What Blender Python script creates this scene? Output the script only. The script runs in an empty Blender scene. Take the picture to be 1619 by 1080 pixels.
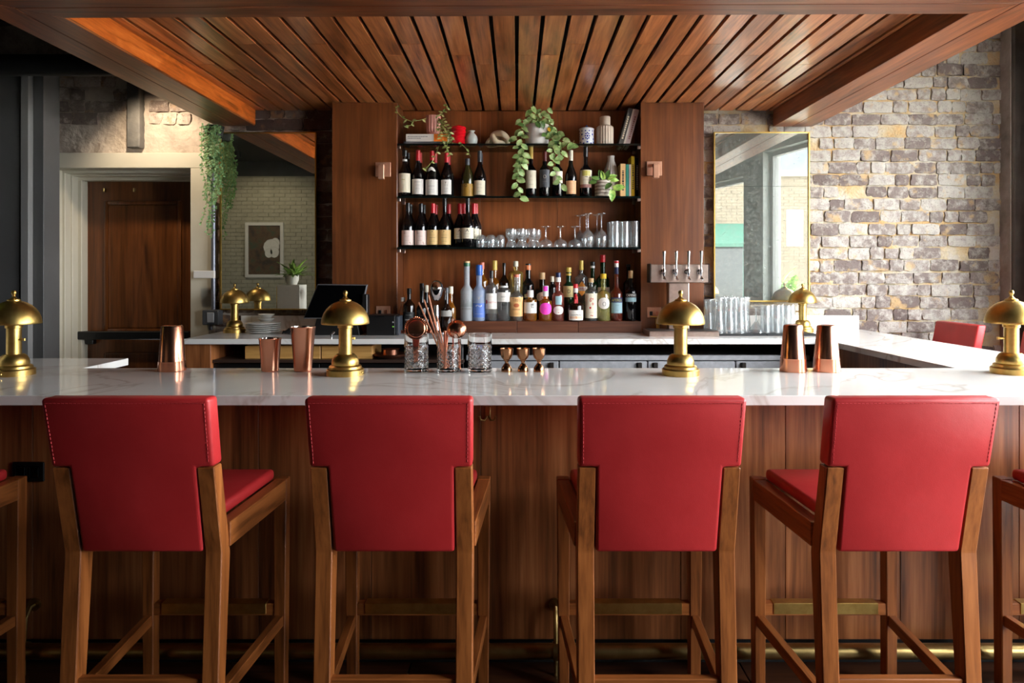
import bpy, bmesh, math, random
from mathutils import Vector, Matrix, noise
random.seed(11)
R = math.radians
S = bpy.context.scene
C = S.collection
# ------------------------------------------------------------------ camera, world, exposure
F, CX, CY, H = 1079.0, 817.0, 434.0, 1.48          # focal length and vanishing point in pixels of 1619x1080, eye height
cam = bpy.data.cameras.new('camera'); cam.sensor_width = 36; cam.lens = F/1619*36
cam.shift_x = -(CX-809.5)/1619; cam.shift_y = (CY-540)/1619; cam.clip_start = .05
co = bpy.data.objects.new('camera', cam); C.objects.link(co); co.location = (0, 0, H); co.rotation_euler = (R(90), 0, 0)
S.camera = co
S.view_settings.view_transform = 'Standard'; S.view_settings.look = 'None'; S.view_settings.gamma = 1
S.view_settings.use_curve_mapping = False
S.view_settings.exposure = 0.25
W = bpy.data.worlds.new('sky'); S.world = W; W.use_nodes = True
wn = W.node_tree.nodes['Background']; wn.inputs[0].default_value = (.93, .96, 1.0, 1); wn.inputs[1].default_value = 21.0
S.cycles.use_denoising = True; S.cycles.max_bounces = 12; S.cycles.transparent_max_bounces = 24
S.cycles.transmission_bounces = 10; S.cycles.sample_clamp_indirect = 6; S.cycles.blur_glossy = .5
S.cycles.caustics_refractive = True; S.cycles.caustics_reflective = True
# window wall line on the right (slightly angled), used by portals too
WA = Vector((3.88, 5.2)); WD = Vector((-.275, -1)).normalized(); WN = Vector((1, -.275)).normalized()
OPEN = [(.80, 3.45, .95, 2.95), (3.85, 5.0, .30, 2.72)]
def wp(s, n, z): q = WA+WD*s+WN*n; return Vector((q.x, q.y, z))
for (s0, s1, z0, z1) in OPEN:
    l = bpy.data.lights.new('window_daylight', 'AREA'); l.shape = 'RECTANGLE'; l.size = s1-s0; l.size_y = z1-z0
    l.cycles.is_portal = True
    o = bpy.data.objects.new('window_daylight', l); C.objects.link(o)
    o.location = wp((s0+s1)/2, .2, (z0+z1)/2)
    zax = Vector((WN.x, WN.y, 0)); yax = Vector((0, 0, 1)); xax = yax.cross(zax)
    o.rotation_euler = Matrix((xax, yax, zax)).transposed().to_euler()
def spot(loc, to, power, col, size, blend=.7, rad=.04):
    l = bpy.data.lights.new('unseen_spot', 'SPOT'); l.energy = power; l.color = col; l.spot_size = R(size); l.spot_blend = blend; l.shadow_soft_size = rad
    o = bpy.data.objects.new('unseen_spot', l); C.objects.link(o); o.location = loc
    o.rotation_euler = (Vector(to)-Vector(loc)).to_track_quat('-Z', 'Y').to_euler()
spot((-2.6, 4.62, 2.80), (-2.62, 5.1, 2.30), 36, (1, .80, .58), 100)
spot((-4.9, -1.9, 3.5), (-5.0, -3.6, 1.9), 48, (1, .90, .70), 100)  # added out-of-view lamp, brightens the rear wall for the left mirror
sun = bpy.data.lights.new('sun', 'SUN'); sun.energy = 6; sun.color = (1, .95, .86); sun.angle = R(1)
so = bpy.data.objects.new('sun', sun); C.objects.link(so); so.rotation_euler = Vector((.25, -.75, -.62)).to_track_quat('-Z', 'Y').to_euler()

def X(px, Y): return (px-CX)*Y/F
def Z(py, Y): return H-(py-CY)*Y/F
# ------------------------------------------------------------------ helpers
def lin(c):
    return tuple(((v/255)/12.92 if v/255 <= .04045 else ((v/255+.055)/1.055)**2.4) for v in c)
class NT:
    def __init__(s, m): s.t = m.node_tree; s.b = s.t.nodes['Principled BSDF']; s.out = s.t.nodes['Material Output']
    def n(s, typ, **kw):
        nd = s.t.nodes.new(typ)
        for k, v in kw.items():
            if k in nd.inputs: nd.inputs[k].default_value = v
            else: setattr(nd, k, v)
        return nd
    def l(s, a, b): s.t.links.new(a, b)
def mat(name, col, rough=.5, metal=0, **kw):
    m = bpy.data.materials.new(name); m.use_nodes = True; b = m.node_tree.nodes['Principled BSDF']
    b.inputs['Base Color'].default_value = (*lin(col), 1); b.inputs['Roughness'].default_value = rough; b.inputs['Metallic'].default_value = metal
    for k, v in kw.items(): b.inputs[k.replace('_', ' ')].default_value = v
    return m
def ramp(t, stops):
    r = t.n('ShaderNodeValToRGB'); e = r.color_ramp.elements
    e[0].position, e[0].color = stops[0][0], (*stops[0][1], 1); e[1].position, e[1].color = stops[-1][0], (*stops[-1][1], 1)
    for p, c in stops[1:-1]: q = e.new(p); q.color = (*c, 1)
    return r
def coords(t, scale, jitter=True):
    tc = t.n('ShaderNodeTexCoord'); v = tc.outputs['Object']
    if jitter:
        oi = t.n('ShaderNodeObjectInfo'); mu = t.n('ShaderNodeMath', operation='MULTIPLY'); mu.inputs[1].default_value = 37.0; t.l(oi.outputs['Random'], mu.inputs[0])
        ad = t.n('ShaderNodeVectorMath', operation='ADD'); t.l(v, ad.inputs[0]); t.l(mu.outputs[0], ad.inputs[1]); v = ad.outputs[0]
    mp = t.n('ShaderNodeMapping'); mp.inputs['Scale'].default_value = scale; t.l(v, mp.inputs[0])
    return mp.outputs[0]
def wood(name, dark, mid, light, axis='Z', rough=.38, scale=1.0, vary=.35, bump=.05, figure=1.0, coat=0):
    m = bpy.data.materials.new(name); m.use_nodes = True; t = NT(m)
    sc = [9*scale]*3; sc['XYZ'.index(axis)] = 1.1*scale*figure
    v = coords(t, sc)
    n1 = t.n('ShaderNodeTexNoise', Scale=1.0, Detail=4.0, Roughness=.55, Distortion=1.6); t.l(v, n1.inputs['Vector'])
    sc2 = [70*scale]*3; sc2['XYZ'.index(axis)] = 2.5*scale
    v2 = coords(t, sc2)
    n2 = t.n('ShaderNodeTexNoise', Scale=1.0, Detail=3.0, Roughness=.6); t.l(v2, n2.inputs['Vector'])
    mx = t.n('ShaderNodeMath', operation='MULTIPLY_ADD'); mx.inputs[1].default_value = .55; t.l(n2.outputs[0], mx.inputs[0])
    ma = t.n('ShaderNodeMath', operation='MULTIPLY_ADD'); ma.inputs[1].default_value = .75; ma.inputs[2].default_value = -.15; t.l(n1.outputs[0], ma.inputs[0]); t.l(ma.outputs[0], mx.inputs[2])
    r = ramp(t, [(.28, lin(dark)), (.52, lin(mid)), (.78, lin(light))]); t.l(mx.outputs[0], r.inputs[0])
    oi = t.n('ShaderNodeObjectInfo'); hv = t.n('ShaderNodeHueSaturation')
    mr = t.n('ShaderNodeMapRange'); mr.inputs[3].default_value = 1-vary; mr.inputs[4].default_value = 1+vary; t.l(oi.outputs['Random'], mr.inputs[0]); t.l(mr.outputs[0], hv.inputs['Value'])
    t.l(r.outputs[0], hv.inputs['Color']); t.l(hv.outputs[0], t.b.inputs['Base Color'])
    t.b.inputs['Roughness'].default_value = rough; t.b.inputs['Coat Weight'].default_value = coat; t.b.inputs['Coat Roughness'].default_value = .15
    bp = t.n('ShaderNodeBump'); bp.inputs['Strength'].default_value = bump; bp.inputs['Distance'].default_value = .004; t.l(n2.outputs[0], bp.inputs['Height']); t.l(bp.outputs[0], t.b.inputs['Normal'])
    return m
def noisy(name, a, b, scale=4, rough=.6, bump=.1, detail=6, lo=.35, hi=.65, metal=0, third=None, dist=.01, bscale=None, **kw):
    m = mat(name, a, rough, metal, **kw); t = NT(m); v = coords(t, (1, 1, 1))
    n = t.n('ShaderNodeTexNoise', Scale=float(scale), Detail=float(detail), Roughness=.6); t.l(v, n.inputs['Vector'])
    st = [(lo, lin(a)), (hi, lin(b))] if third is None else [(lo, lin(a)), ((lo+hi)/2, lin(b)), (hi, lin(third))]
    r = ramp(t, st); t.l(n.outputs[0], r.inputs[0]); t.l(r.outputs[0], t.b.inputs['Base Color'])
    if bump:
        n2 = n
        if bscale: n2 = t.n('ShaderNodeTexNoise', Scale=float(bscale), Detail=5.0); t.l(v, n2.inputs['Vector'])
        bp = t.n('ShaderNodeBump'); bp.inputs['Strength'].default_value = bump; bp.inputs['Distance'].default_value = dist; t.l(n2.outputs[0], bp.inputs['Height']); t.l(bp.outputs[0], t.b.inputs['Normal'])
    return m
def thin_glass(name, tint=(1, 1, 1), f=1.5, rough=.01, milk=0.0):
    m = bpy.data.materials.new(name); m.use_nodes = True; t = NT(m)
    tr = t.n('ShaderNodeBsdfTransparent'); tr.inputs[0].default_value = (*tint, 1)
    gl = t.n('ShaderNodeBsdfGlossy'); gl.inputs['Roughness'].default_value = rough
    lw = t.n('ShaderNodeLayerWeight'); lw.inputs[0].default_value = .5          # Schlick, the same from both sides of the thin wall
    pw = t.n('ShaderNodeMath', operation='POWER'); pw.inputs[1].default_value = 5.0; t.l(lw.outputs['Facing'], pw.inputs[0])
    f0 = ((f-1)/(f+1))**2; fr = t.n('ShaderNodeMath', operation='MULTIPLY_ADD'); fr.inputs[1].default_value = 1-f0; fr.inputs[2].default_value = f0; t.l(pw.outputs[0], fr.inputs[0])
    mx = t.n('ShaderNodeMixShader'); t.l(fr.outputs[0], mx.inputs[0]); t.l(tr.outputs[0], mx.inputs[1]); t.l(gl.outputs[0], mx.inputs[2]); last = mx
    if milk:
        df = t.n('ShaderNodeBsdfDiffuse'); df.inputs[0].default_value = (.8, .82, .84, 1)
        m2 = t.n('ShaderNodeMixShader'); m2.inputs[0].default_value = milk; t.l(mx.outputs[0], m2.inputs[1]); t.l(df.outputs[0], m2.inputs[2]); last = m2
    t.l(last.outputs[0], t.out.inputs[0]); t.t.nodes.remove(t.b); return m
def solid_glass(name, col, rough=.0, ior=1.45):
    return mat(name, col, rough, 0, Transmission_Weight=1.0, IOR=ior)
# --- geometry into bmesh
def bx(bm, x0, x1, y0, y1, z0, z1, bev=0, seg=1):
    vs = [bm.verts.new((x, y, z)) for x in (x0, x1) for y in (y0, y1) for z in (z0, z1)]
    fs = [bm.faces.new([vs[i] for i in f]) for f in ((0, 1, 3, 2), (4, 6, 7, 5), (0, 4, 5, 1), (2, 3, 7, 6), (0, 2, 6, 4), (1, 5, 7, 3))]
    if bev:
        ed = {e for f in fs for e in f.edges}
        bmesh.ops.bevel(bm, geom=list(ed), offset=bev, segments=seg, profile=.5, affect='EDGES')
    return vs
def lathe(bm, prof, n=24, c=(0, 0, 0), ax=None, a0=0, a1=None):
    rings = []; full = a1 is None; a1 = 2*math.pi if full else a1; k = n if full else n+1
    for (r, z) in prof:
        if r < 1e-6 and full: rings.append([bm.verts.new((c[0], c[1], c[2]+z))]); continue
        rings.append([bm.verts.new((c[0]+r*math.cos(a0+(a1-a0)*i/n), c[1]+r*math.sin(a0+(a1-a0)*i/n), c[2]+z)) for i in range(k)])
    for A, B in zip(rings, rings[1:]):
        for i in range(n):
            j = (i+1) % n if full else i+1
            q = [A[0]] if len(A) == 1 else [A[i], A[j]]
            q += [B[0]] if len(B) == 1 else [B[j], B[i]]
            if len(q) > 2: bm.faces.new(q)
def tube(bm, pts, r, n=8, cap=True):
    pts = [Vector(p) for p in pts]; rs = r if isinstance(r, (list, tuple)) else [r]*len(pts); rings = []; up = None
    for i, p in enumerate(pts):
        d = (pts[min(i+1, len(pts)-1)]-pts[max(i-1, 0)]).normalized()
        if up is None: up = Vector((0, 0, 1)) if abs(d.z) < .9 else Vector((1, 0, 0))
        a = (up-d*up.dot(d)).normalized(); b = d.cross(a); up = a
        rings.append([bm.verts.new(p+(a*math.cos(2*math.pi*k/n)+b*math.sin(2*math.pi*k/n))*rs[i]) for k in range(n)])
    for A, B in zip(rings, rings[1:]):
        for k in range(n): bm.faces.new((A[k], A[(k+1) % n], B[(k+1) % n], B[k]))
    if cap: bm.faces.new(rings[0][::-1]); bm.faces.new(rings[-1])
def prism(bm, poly, f, a, b, bev=0, seg=2):
    """poly of 2-D points; f(u,v,w) maps to 3-D; extruded from w=a to w=b"""
    A = [bm.verts.new(f(u, v, a)) for u, v in poly]; B = [bm.verts.new(f(u, v, b)) for u, v in poly]; n = len(poly)
    fs = [bm.faces.new(A[::-1]), bm.faces.new(B)]+[bm.faces.new((A[i], A[(i+1) % n], B[(i+1) % n], B[i])) for i in range(n)]
    bmesh.ops.recalc_face_normals(bm, faces=fs)
    if bev: bmesh.ops.bevel(bm, geom=list({e for q in fs for e in q.edges}), offset=bev, segments=seg, profile=.5, affect='EDGES')
def BM(): return bmesh.new()
def obj(name, bm, m, parent=None, smooth=None, loc=None, fix=True):
    me = bpy.data.meshes.new(name)
    if fix: bmesh.ops.recalc_face_normals(bm, faces=bm.faces)
    bm.to_mesh(me); bm.free()
    o = bpy.data.objects.new(name, me); C.objects.link(o); me.materials.append(m)
    if parent: o.parent = parent
    if smooth is not None:
        me.polygons.foreach_set('use_smooth', [True]*len(me.polygons)); me.set_sharp_from_angle(angle=R(smooth))
    if loc: o.location = loc
    return o
def box(name, m, x0, x1, y0, y1, z0, z1, parent=None, bev=0, seg=1):
    bm = BM(); bx(bm, x0, x1, y0, y1, z0, z1, bev, seg); return obj(name, bm, m, parent)
def lat(name, m, prof, parent=None, n=24, c=(0, 0, 0), smooth=35):
    bm = BM(); lathe(bm, prof, n, c); return obj(name, bm, m, parent, smooth)
def tub(name, m, pts, r, parent=None, n=8):
    bm = BM(); tube(bm, pts, r, n); return obj(name, bm, m, parent, 40)
def tag(o, label, cat, group=None):
    o['label'] = label; o['category'] = cat
    if group: o['group'] = group
    return o
def thing(name, label, cat, loc=(0, 0, 0), rz=0, group=None):
    o = bpy.data.objects.new(name, None); C.objects.link(o); o.location = loc; o.rotation_euler = (0, 0, rz); o.empty_display_size = .05
    return tag(o, label, cat, group)
def empty(name):
    o = bpy.data.objects.new(name, None); C.objects.link(o); o.empty_display_size = .05; return o
def struct(o): o['kind'] = 'structure'; return o
def stuff(o): o['kind'] = 'stuff'; return o
def dup(root, loc, rz=0, label=None, group=None):
    def rec(o, par):
        c = o.copy(); C.objects.link(c); c.parent = par
        for ch in o.children: rec(ch, c)
        return c
    r = rec(root, None); r.location = loc; r.rotation_euler = (0, 0, rz)
    if label: r['label'] = label
    if group: r['group'] = group
    return r
_tx = {}
def text_verts(s, size):
    if (s, size) not in _tx:
        cu = bpy.data.curves.new('lettering', 'FONT'); cu.body = s; cu.size = size; cu.align_x = 'CENTER'; cu.align_y = 'CENTER'; cu.resolution_u = 2
        o = bpy.data.objects.new('lettering', cu); me = bpy.data.meshes.new_from_object(o)
        _tx[(s, size)] = ([tuple(v.co) for v in me.vertices], [tuple(p.vertices) for p in me.polygons])
        bpy.data.objects.remove(o); bpy.data.curves.remove(cu); bpy.data.meshes.remove(me)
    return _tx[(s, size)]
def letter(bm, s, size, f, sx=1.0):
    vs, fs = text_verts(s, size); V = [bm.verts.new(f(x*sx, y)) for x, y, z in vs]
    for q in fs:
        try: bm.faces.new([V[i] for i in q])
        except ValueError: pass
# ------------------------------------------------------------------ materials
walnut = wood('walnut_slat', (92, 44, 18), (170, 100, 54), (216, 146, 94), 'Y', .30, 1.0, .2, .04, 1.0, .35)
walnut_b = wood('walnut_beam', (62, 28, 10), (120, 64, 32), (160, 96, 55), 'Y', .33, .9, .1, .04)
walnut_x = wood('walnut_beam_across', (62, 28, 10), (112, 60, 30), (150, 90, 52), 'X', .33, .9, .1, .04)
cherry = wood('cherry_veneer', (70, 34, 13), (100, 54, 24), (126, 74, 38), 'Z', .34, .6, .05, .02, 1.0, .3)
cherry_b = wood('cherry_back_panel', (84, 42, 17), (128, 70, 33), (152, 88, 46), 'Z', .36, .6, .03, .02)
walnut_lit = wood('figured_walnut_lit', (120, 52, 14), (188, 92, 30), (222, 128, 56), 'Y', .33, 1.2, .05, .04, 2.2)  # beam walnut turned bright orange: window light put into the colour
cherry_x = wood('cherry_plinth', (56, 28, 14), (86, 46, 26), (116, 68, 44), 'X', .4, .8, .1, .04)
oak = wood('dark_oak_panel', (78, 42, 20), (148, 88, 48), (188, 124, 76), 'Z', .40, .8, .10, .12, .7)
beech = wood('stool_beech', (96, 50, 20), (150, 86, 40), (176, 106, 54), 'Z', .36, 1.5, .06, .03)
beech_x = wood('stool_beech_cross', (96, 50, 20), (150, 86, 40), (176, 106, 54), 'X', .36, 1.5, .06, .03)
beech_y = wood('stool_beech_rail', (96, 50, 20), (150, 86, 40), (176, 106, 54), 'Y', .36, 1.5, .06, .03)
doorwood = wood('door_mahogany', (64, 34, 12), (106, 60, 26), (134, 82, 42), 'Z', .3, .7, .05, .02)
bamboo = wood('bamboo_board', (196, 140, 72), (222, 168, 96), (236, 190, 120), 'X', .4, 1, .05, .02)
floorw = wood('floor_boards', (40, 20, 10), (74, 40, 20), (98, 56, 30), 'X', .45, .8, .2, .05)
def leather():
    m = mat('red_leather', (186, 42, 44), .42); t = NT(m); v = coords(t, (1, 1, 1))
    n = t.n('ShaderNodeTexVoronoi', Scale=420.0); t.l(v, n.inputs['Vector'])
    n2 = t.n('ShaderNodeTexNoise', Scale=9.0, Detail=3.0); t.l(v, n2.inputs['Vector'])
    r = ramp(t, [(.3, lin((182, 40, 42))), (.75, lin((194, 48, 50)))]); t.l(n2.outputs[0], r.inputs[0]); t.l(r.outputs[0], t.b.inputs['Base Color'])
    b1 = t.n('ShaderNodeBump'); b1.inputs['Strength'].default_value = .12; b1.inputs['Distance'].default_value = .001; t.l(n.outputs['Distance'], b1.inputs['Height'])
    b2 = t.n('ShaderNodeBump'); b2.inputs['Strength'].default_value = .25; b2.inputs['Distance'].default_value = .008; t.l(n2.outputs[0], b2.inputs['Height']); t.l(b1.outputs[0], b2.inputs['Normal'])
    t.l(b2.outputs[0], t.b.inputs['Normal']); return m
red = leather()
redstitch = mat('red_stitching', (200, 60, 64), .5)
def quartz():
    m = mat('white_quartz', (226, 222, 216), .07); t = NT(m); v = coords(t, (1, 1, 1), False)
    n = t.n('ShaderNodeTexNoise', Scale=.9, Detail=5.0, Roughness=.55, Distortion=1.2); t.l(v, n.inputs['Vector'])
    r = ramp(t, [(.485, (0, 0, 0)), (.5, (1, 1, 1)), (.515, (0, 0, 0))]); t.l(n.outputs[0], r.inputs[0])
    n2 = t.n('ShaderNodeTexNoise', Scale=2.3, Detail=4.0); t.l(v, n2.inputs['Vector'])
    mu = t.n('ShaderNodeMath', operation='MULTIPLY'); t.l(r.outputs[0], mu.inputs[0]); t.l(n2.outputs[0], mu.inputs[1])
    cl = ramp(t, [(.3, lin((234, 231, 225))), (.7, lin((246, 243, 238)))]); t.l(n2.outputs[0], cl.inputs[0])
    mx = t.n('ShaderNodeMixRGB'); t.l(mu.outputs[0], mx.inputs[0]); t.l(cl.outputs[0], mx.inputs[1]); mx.inputs[2].default_value = (*lin((190, 174, 158)), 1)
    t.l(mx.outputs[0], t.b.inputs['Base Color']); return m
marble = quartz()
brass = noisy('brushed_brass', (190, 156, 86), (208, 176, 104), 30, .36, .02, metal=1)
brass_d = noisy('aged_brass', (150, 126, 78), (176, 150, 96), 14, .34, .03, metal=1)
cool_st = noisy('brushed_cooler_steel', (168, 168, 172), (190, 190, 194), 20, .45, .02, metal=.35)
gold = mat('gold_frame', (196, 160, 84), .3, 1)
copper = noisy('polished_copper', (222, 150, 118), (232, 164, 132), 8, .22, 0, metal=1)
copper_s = mat('satin_copper', (204, 140, 112), .3, 1)
bronze = mat('bronze_jigger', (168, 122, 88), .22, 1)
steel = noisy('stainless_steel', (150, 150, 152), (176, 176, 178), 20, .28, .02, metal=1)
steel_w = noisy('warm_stainless', (176, 158, 148), (196, 178, 168), 20, .3, .02, metal=1)
chrome = mat('chrome', (215, 215, 218), .08, 1)
silver_in = mat('tin_lining', (200, 196, 190), .2, 1)
black = mat('black_plastic', (14, 14, 15), .35)
blackm = mat('black_matte', (10, 10, 11), .7)
screen = mat('dark_screen', (4, 4, 5), .12)
dgrey = noisy('charcoal_paint', (84, 83, 82), (92, 91, 90), 3, .5, .02)
lgrey = mat('grey_paint_strip', (136, 134, 132), .5)
void = mat('ceiling_black', (14, 13, 13), .8)
cream = noisy('cream_trim_paint', (196, 190, 172), (204, 198, 180), 2, .45, .02)
white = mat('white_ceramic', (222, 220, 214), .25)
whitem = mat('white_matte', (214, 210, 204), .6)
wallgrey = noisy('grey_wall_paint', (112, 115, 112), (122, 125, 122), 3, .7, .05)
leafm = noisy('leaf_variegated', (74, 108, 50), (150, 176, 110), 26, .42, .1, third=(196, 206, 158), lo=.32, hi=.74)
leafd = noisy('leaf_dark', (40, 72, 32), (92, 126, 60), 20, .4, .1)
leafb = noisy('leaf_bright', (86, 140, 46), (176, 204, 104), 34, .4, .1, lo=.35, hi=.65)
leaft = noisy('leaf_trailing', (88, 132, 80), (146, 180, 124), 12, .5, 0)
stem = mat('vine_stem', (128, 138, 72), .6)
# glass
def cloudy(name, c, tr): return mat(name, c, .03, 0, Transmission_Weight=tr, IOR=1.13, Coat_Weight=1.0, Coat_Roughness=.03, Coat_IOR=1.6)
gl_clear = thin_glass('drinking_glass', (.97, .98, .98), 2.2, .04, .08)
gl_shelf = thin_glass('shelf_glass', (.62, .72, .68), 1.5, .01)
gl_edge = mat('shelf_glass_edge', (10, 18, 16), .15)
gl_pane = thin_glass('window_pane', (.97, .98, .98), 1.3, 0)
gl_cut = solid_glass('cut_glass', (250, 250, 250), 0, 1.5)
gl_spirit = cloudy('clear_spirit_glass', (232, 234, 232), .94)
gl_frost = mat('frosted_glass', (196, 200, 204), .5, 0, Transmission_Weight=.45, IOR=1.3)
gl_frostb = mat('frosted_blue_glass', (170, 186, 216), .5, 0, Transmission_Weight=.45, IOR=1.3)
gl_amber = cloudy('amber_spirit', (236, 150, 44), .86)
gl_gold = cloudy('pale_gold_spirit', (232, 204, 110), .9)
gl_yel = cloudy('yellow_liqueur', (222, 216, 128), .8)
gl_pink = cloudy('pink_spirit', (232, 130, 112), .86)
gl_redl = cloudy('red_aperitif', (190, 84, 60), .85)
gl_green = mat('green_bottle_glass', (20, 60, 26), .08, 0, Transmission_Weight=.5)
gl_wine = mat('dark_wine_glass', (10, 9, 10), .08)
gl_olive = mat('olive_wine_glass', (44, 40, 16), .1)
gl_brown = mat('dark_brown_glass', (26, 12, 6), .08)
def plain(name, c, r=.5): return mat(name, c, r)
caps = {k: plain('cap_'+k, c, .35) for k, c in dict(red=(186, 24, 34), black=(16, 16, 18), grey=(58, 60, 66), gold=(196, 164, 72), cream=(216, 206, 184), maroon=(96, 32, 28), white=(226, 222, 218),
        green=(46, 96, 70), blue=(44, 90, 170), orange=(214, 120, 72), navy=(30, 38, 78), yellow=(236, 192, 44), cork=(196, 158, 112), copper=(206, 110, 84), pink=(232, 70, 170)).items()}
papers = {k: plain('paper_'+k, c, .6) for k, c in dict(cream=(226, 216, 192), white=(228, 222, 214), pinkish=(228, 206, 196), tan=(212, 176, 116), dgrey=(70, 72, 78), peach=(214, 160, 116), goldl=(150, 112, 36),
        kraft=(222, 172, 112), magenta=(238, 60, 184), ecru=(216, 194, 134), navy=(34, 44, 92), orange=(224, 142, 44), pale_blue=(150, 182, 190), trees=(120, 140, 130), blue=(88, 118, 190), red=(190, 36, 36), dark=(36, 32, 30), grey=(150, 146, 140), mauve=(150, 104, 96), lime=(178, 168, 70), maroon=(110, 50, 36), copper=(178, 92, 52), green=(60, 110, 60), black=(14, 13, 13)).items()}
# ------------------------------------------------------------------ ROOM SHELL
ZC = 3.75
fl = struct(box('floor', mat('subfloor', (24, 15, 10), .6), -6.6, 4.2, -3.6, 5.4, -.12, -.012))
for i in range(9):                                   # boards seen between the stool legs
    for j in range(5):
        x0 = -2.9+j*1.25+(.5 if i % 2 else 0)
        if i >= 0: box('floorboard', floorw, x0, x0+1.246, 1.35+i*.14, 1.35+i*.14+.137, -.012, 0, fl, .002)
struct(box('ceiling', void, -6.75, 4.2, -3.8, 5.4, ZC, ZC+.12))
# --- bricks
def brick_mesh(w, h, rough):
    bm = BM(); nx, nz = 5, 3; rr = random.uniform(.002, .007)
    G = []
    for j in range(nz+1):
        row = []
        for i in range(nx+1):
            u, v = i/nx, j/nz; x = (u-.5)*w; z = (v-.5)*h
            ed = (i in (0, nx)) + (j in (0, nz))
            if ed == 2: x *= 1-rr/w*1.6; z *= 1-rr/h*1.4
            jx = random.uniform(-1, 1)*rough*.45; jz = random.uniform(-1, 1)*rough*.32
            y = -.016+(.0035 if ed else 0)+(.003 if ed == 2 else 0)+random.uniform(-1, 1)*rough*.5
            row.append(bm.verts.new((x+jx, y, z+jz)))
        G.append(row)
    for j in range(nz):
        for i in range(nx): bm.faces.new((G[j][i], G[j][i+1], G[j+1][i+1], G[j+1][i]))
    per = [G[0][i] for i in range(nx+1)]+[G[j][nx] for j in range(1, nz+1)]+[G[nz][i] for i in range(nx-1, -1, -1)]+[G[j][0] for j in range(nz-1, 0, -1)]
    back = [bm.verts.new((v.co.x*1.02, .03, v.co.z*1.03)) for v in per]; n = len(per)
    for i in range(n): bm.faces.new((per[i], back[i], back[(i+1) % n], per[(i+1) % n]))
    me = bpy.data.meshes.new('brick'); bm.to_mesh(me); bm.free()
    me.polygons.foreach_set('use_smooth', [True]*len(me.polygons)); me.set_sharp_from_angle(angle=R(28)); return me
def brick_mat(name, dark, mid, pale, wash, tan, washlo=.42, washhi=.62):
    m = mat(name, mid, .85); t = NT(m); v = coords(t, (1, 1, 1))
    oi = t.n('ShaderNodeObjectInfo'); r0 = ramp(t, [(.0, lin(dark)), (.5, lin(mid)), (1, lin(pale))]); t.l(oi.outputs['Random'], r0.inputs[0])
    n = t.n('ShaderNodeTexNoise', Scale=17.0, Detail=7.0, Roughness=.68); t.l(v, n.inputs['Vector'])
    oj = t.n('ShaderNodeMath', operation='MULTIPLY_ADD'); oj.inputs[1].default_value = .22; t.l(oi.outputs['Random'], oj.inputs[0]); t.l(n.outputs[0], oj.inputs[2])
    rw = ramp(t, [(washlo+.1, (0, 0, 0)), (washhi+.1, (1, 1, 1))]); t.l(oj.outputs[0], rw.inputs[0])
    mx = t.n('ShaderNodeMixRGB'); t.l(rw.outputs[0], mx.inputs[0]); t.l(r0.outputs[0], mx.inputs[1]); mx.inputs[2].default_value = (*lin(wash), 1)
    n3 = t.n('ShaderNodeTexNoise', Scale=9.0, Detail=4.0); t.l(v, n3.inputs['Vector']); rt = ramp(t, [(.60, (0, 0, 0)), (.70, (.8, .8, .8))]); t.l(n3.outputs[0], rt.inputs[0])
    m2 = t.n('ShaderNodeMixRGB'); t.l(rt.outputs[0], m2.inputs[0]); t.l(mx.outputs[0], m2.inputs[1]); m2.inputs[2].default_value = (*lin(tan), 1)
    n4 = t.n('ShaderNodeTexNoise', Scale=90.0, Detail=3.0); t.l(v, n4.inputs['Vector']); r4 = ramp(t, [(.30, (.45, .42, .4)), (.42, (1, 1, 1))]); t.l(n4.outputs[0], r4.inputs[0])
    m3 = t.n('ShaderNodeMixRGB', blend_type='MULTIPLY'); m3.inputs[0].default_value = .8; t.l(m2.outputs[0], m3.inputs[1]); t.l(r4.outputs[0], m3.inputs[2])
    t.l(m3.outputs[0], t.b.inputs['Base Color'])
    bp = t.n('ShaderNodeBump'); bp.inputs['Strength'].default_value = .8; bp.inputs['Distance'].default_value = .012; t.l(n.outputs[0], bp.inputs['Height']); t.l(bp.outputs[0], t.b.inputs['Normal'])
    return m
brk = brick_mat('weathered_brick', (100, 86, 81), (126, 113, 107), (150, 139, 132), (178, 171, 162), (186, 154, 108))
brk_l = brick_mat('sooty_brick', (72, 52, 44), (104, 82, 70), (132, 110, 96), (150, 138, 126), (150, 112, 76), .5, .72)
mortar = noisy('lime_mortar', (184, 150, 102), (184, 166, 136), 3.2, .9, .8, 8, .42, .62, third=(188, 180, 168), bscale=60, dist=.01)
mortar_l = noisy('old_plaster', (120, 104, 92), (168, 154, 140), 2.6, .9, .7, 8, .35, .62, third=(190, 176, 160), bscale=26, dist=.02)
VAR = {}
def variants(w):
    k = round(w, 2)
    if k not in VAR: VAR[k] = [brick_mesh(w+.004, .083, .010) for _ in range(7)]
    return VAR[k]
YW = 5.12
def wall_grid(name, m, x0, x1, z0, z1, step, amp, hole=None):
    bm = BM(); nx, nz = int((x1-x0)/step), int((z1-z0)/step); G = []
    for j in range(nz+1):
        row = []
        for i in range(nx+1):
            x = x0+(x1-x0)*i/nx; z = z0+(z1-z0)*j/nz
            y = YW+amp*noise.noise((x*11, 0, z*11))+amp*.8*noise.noise((x*31, 3, z*31))
            row.append(bm.verts.new((x, y, z)))
        G.append(row)
    for j in range(nz):
        for i in range(nx):
            bm.faces.new((G[j][i], G[j][i+1], G[j+1][i+1], G[j+1][i]))
    bx(bm, x0, x1, YW+.03, YW+.25, z0, z1)
    o = obj(name, bm, m, None, 60); return struct(o)
wr = wall_grid('wall_back', mortar, 1.25, 4.0, 0, ZC, .02, .0075)
wl = wall_grid('wall_left_of_bar', mortar_l, -2.30, -1.2, 0, ZC, .03, .010)
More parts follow.
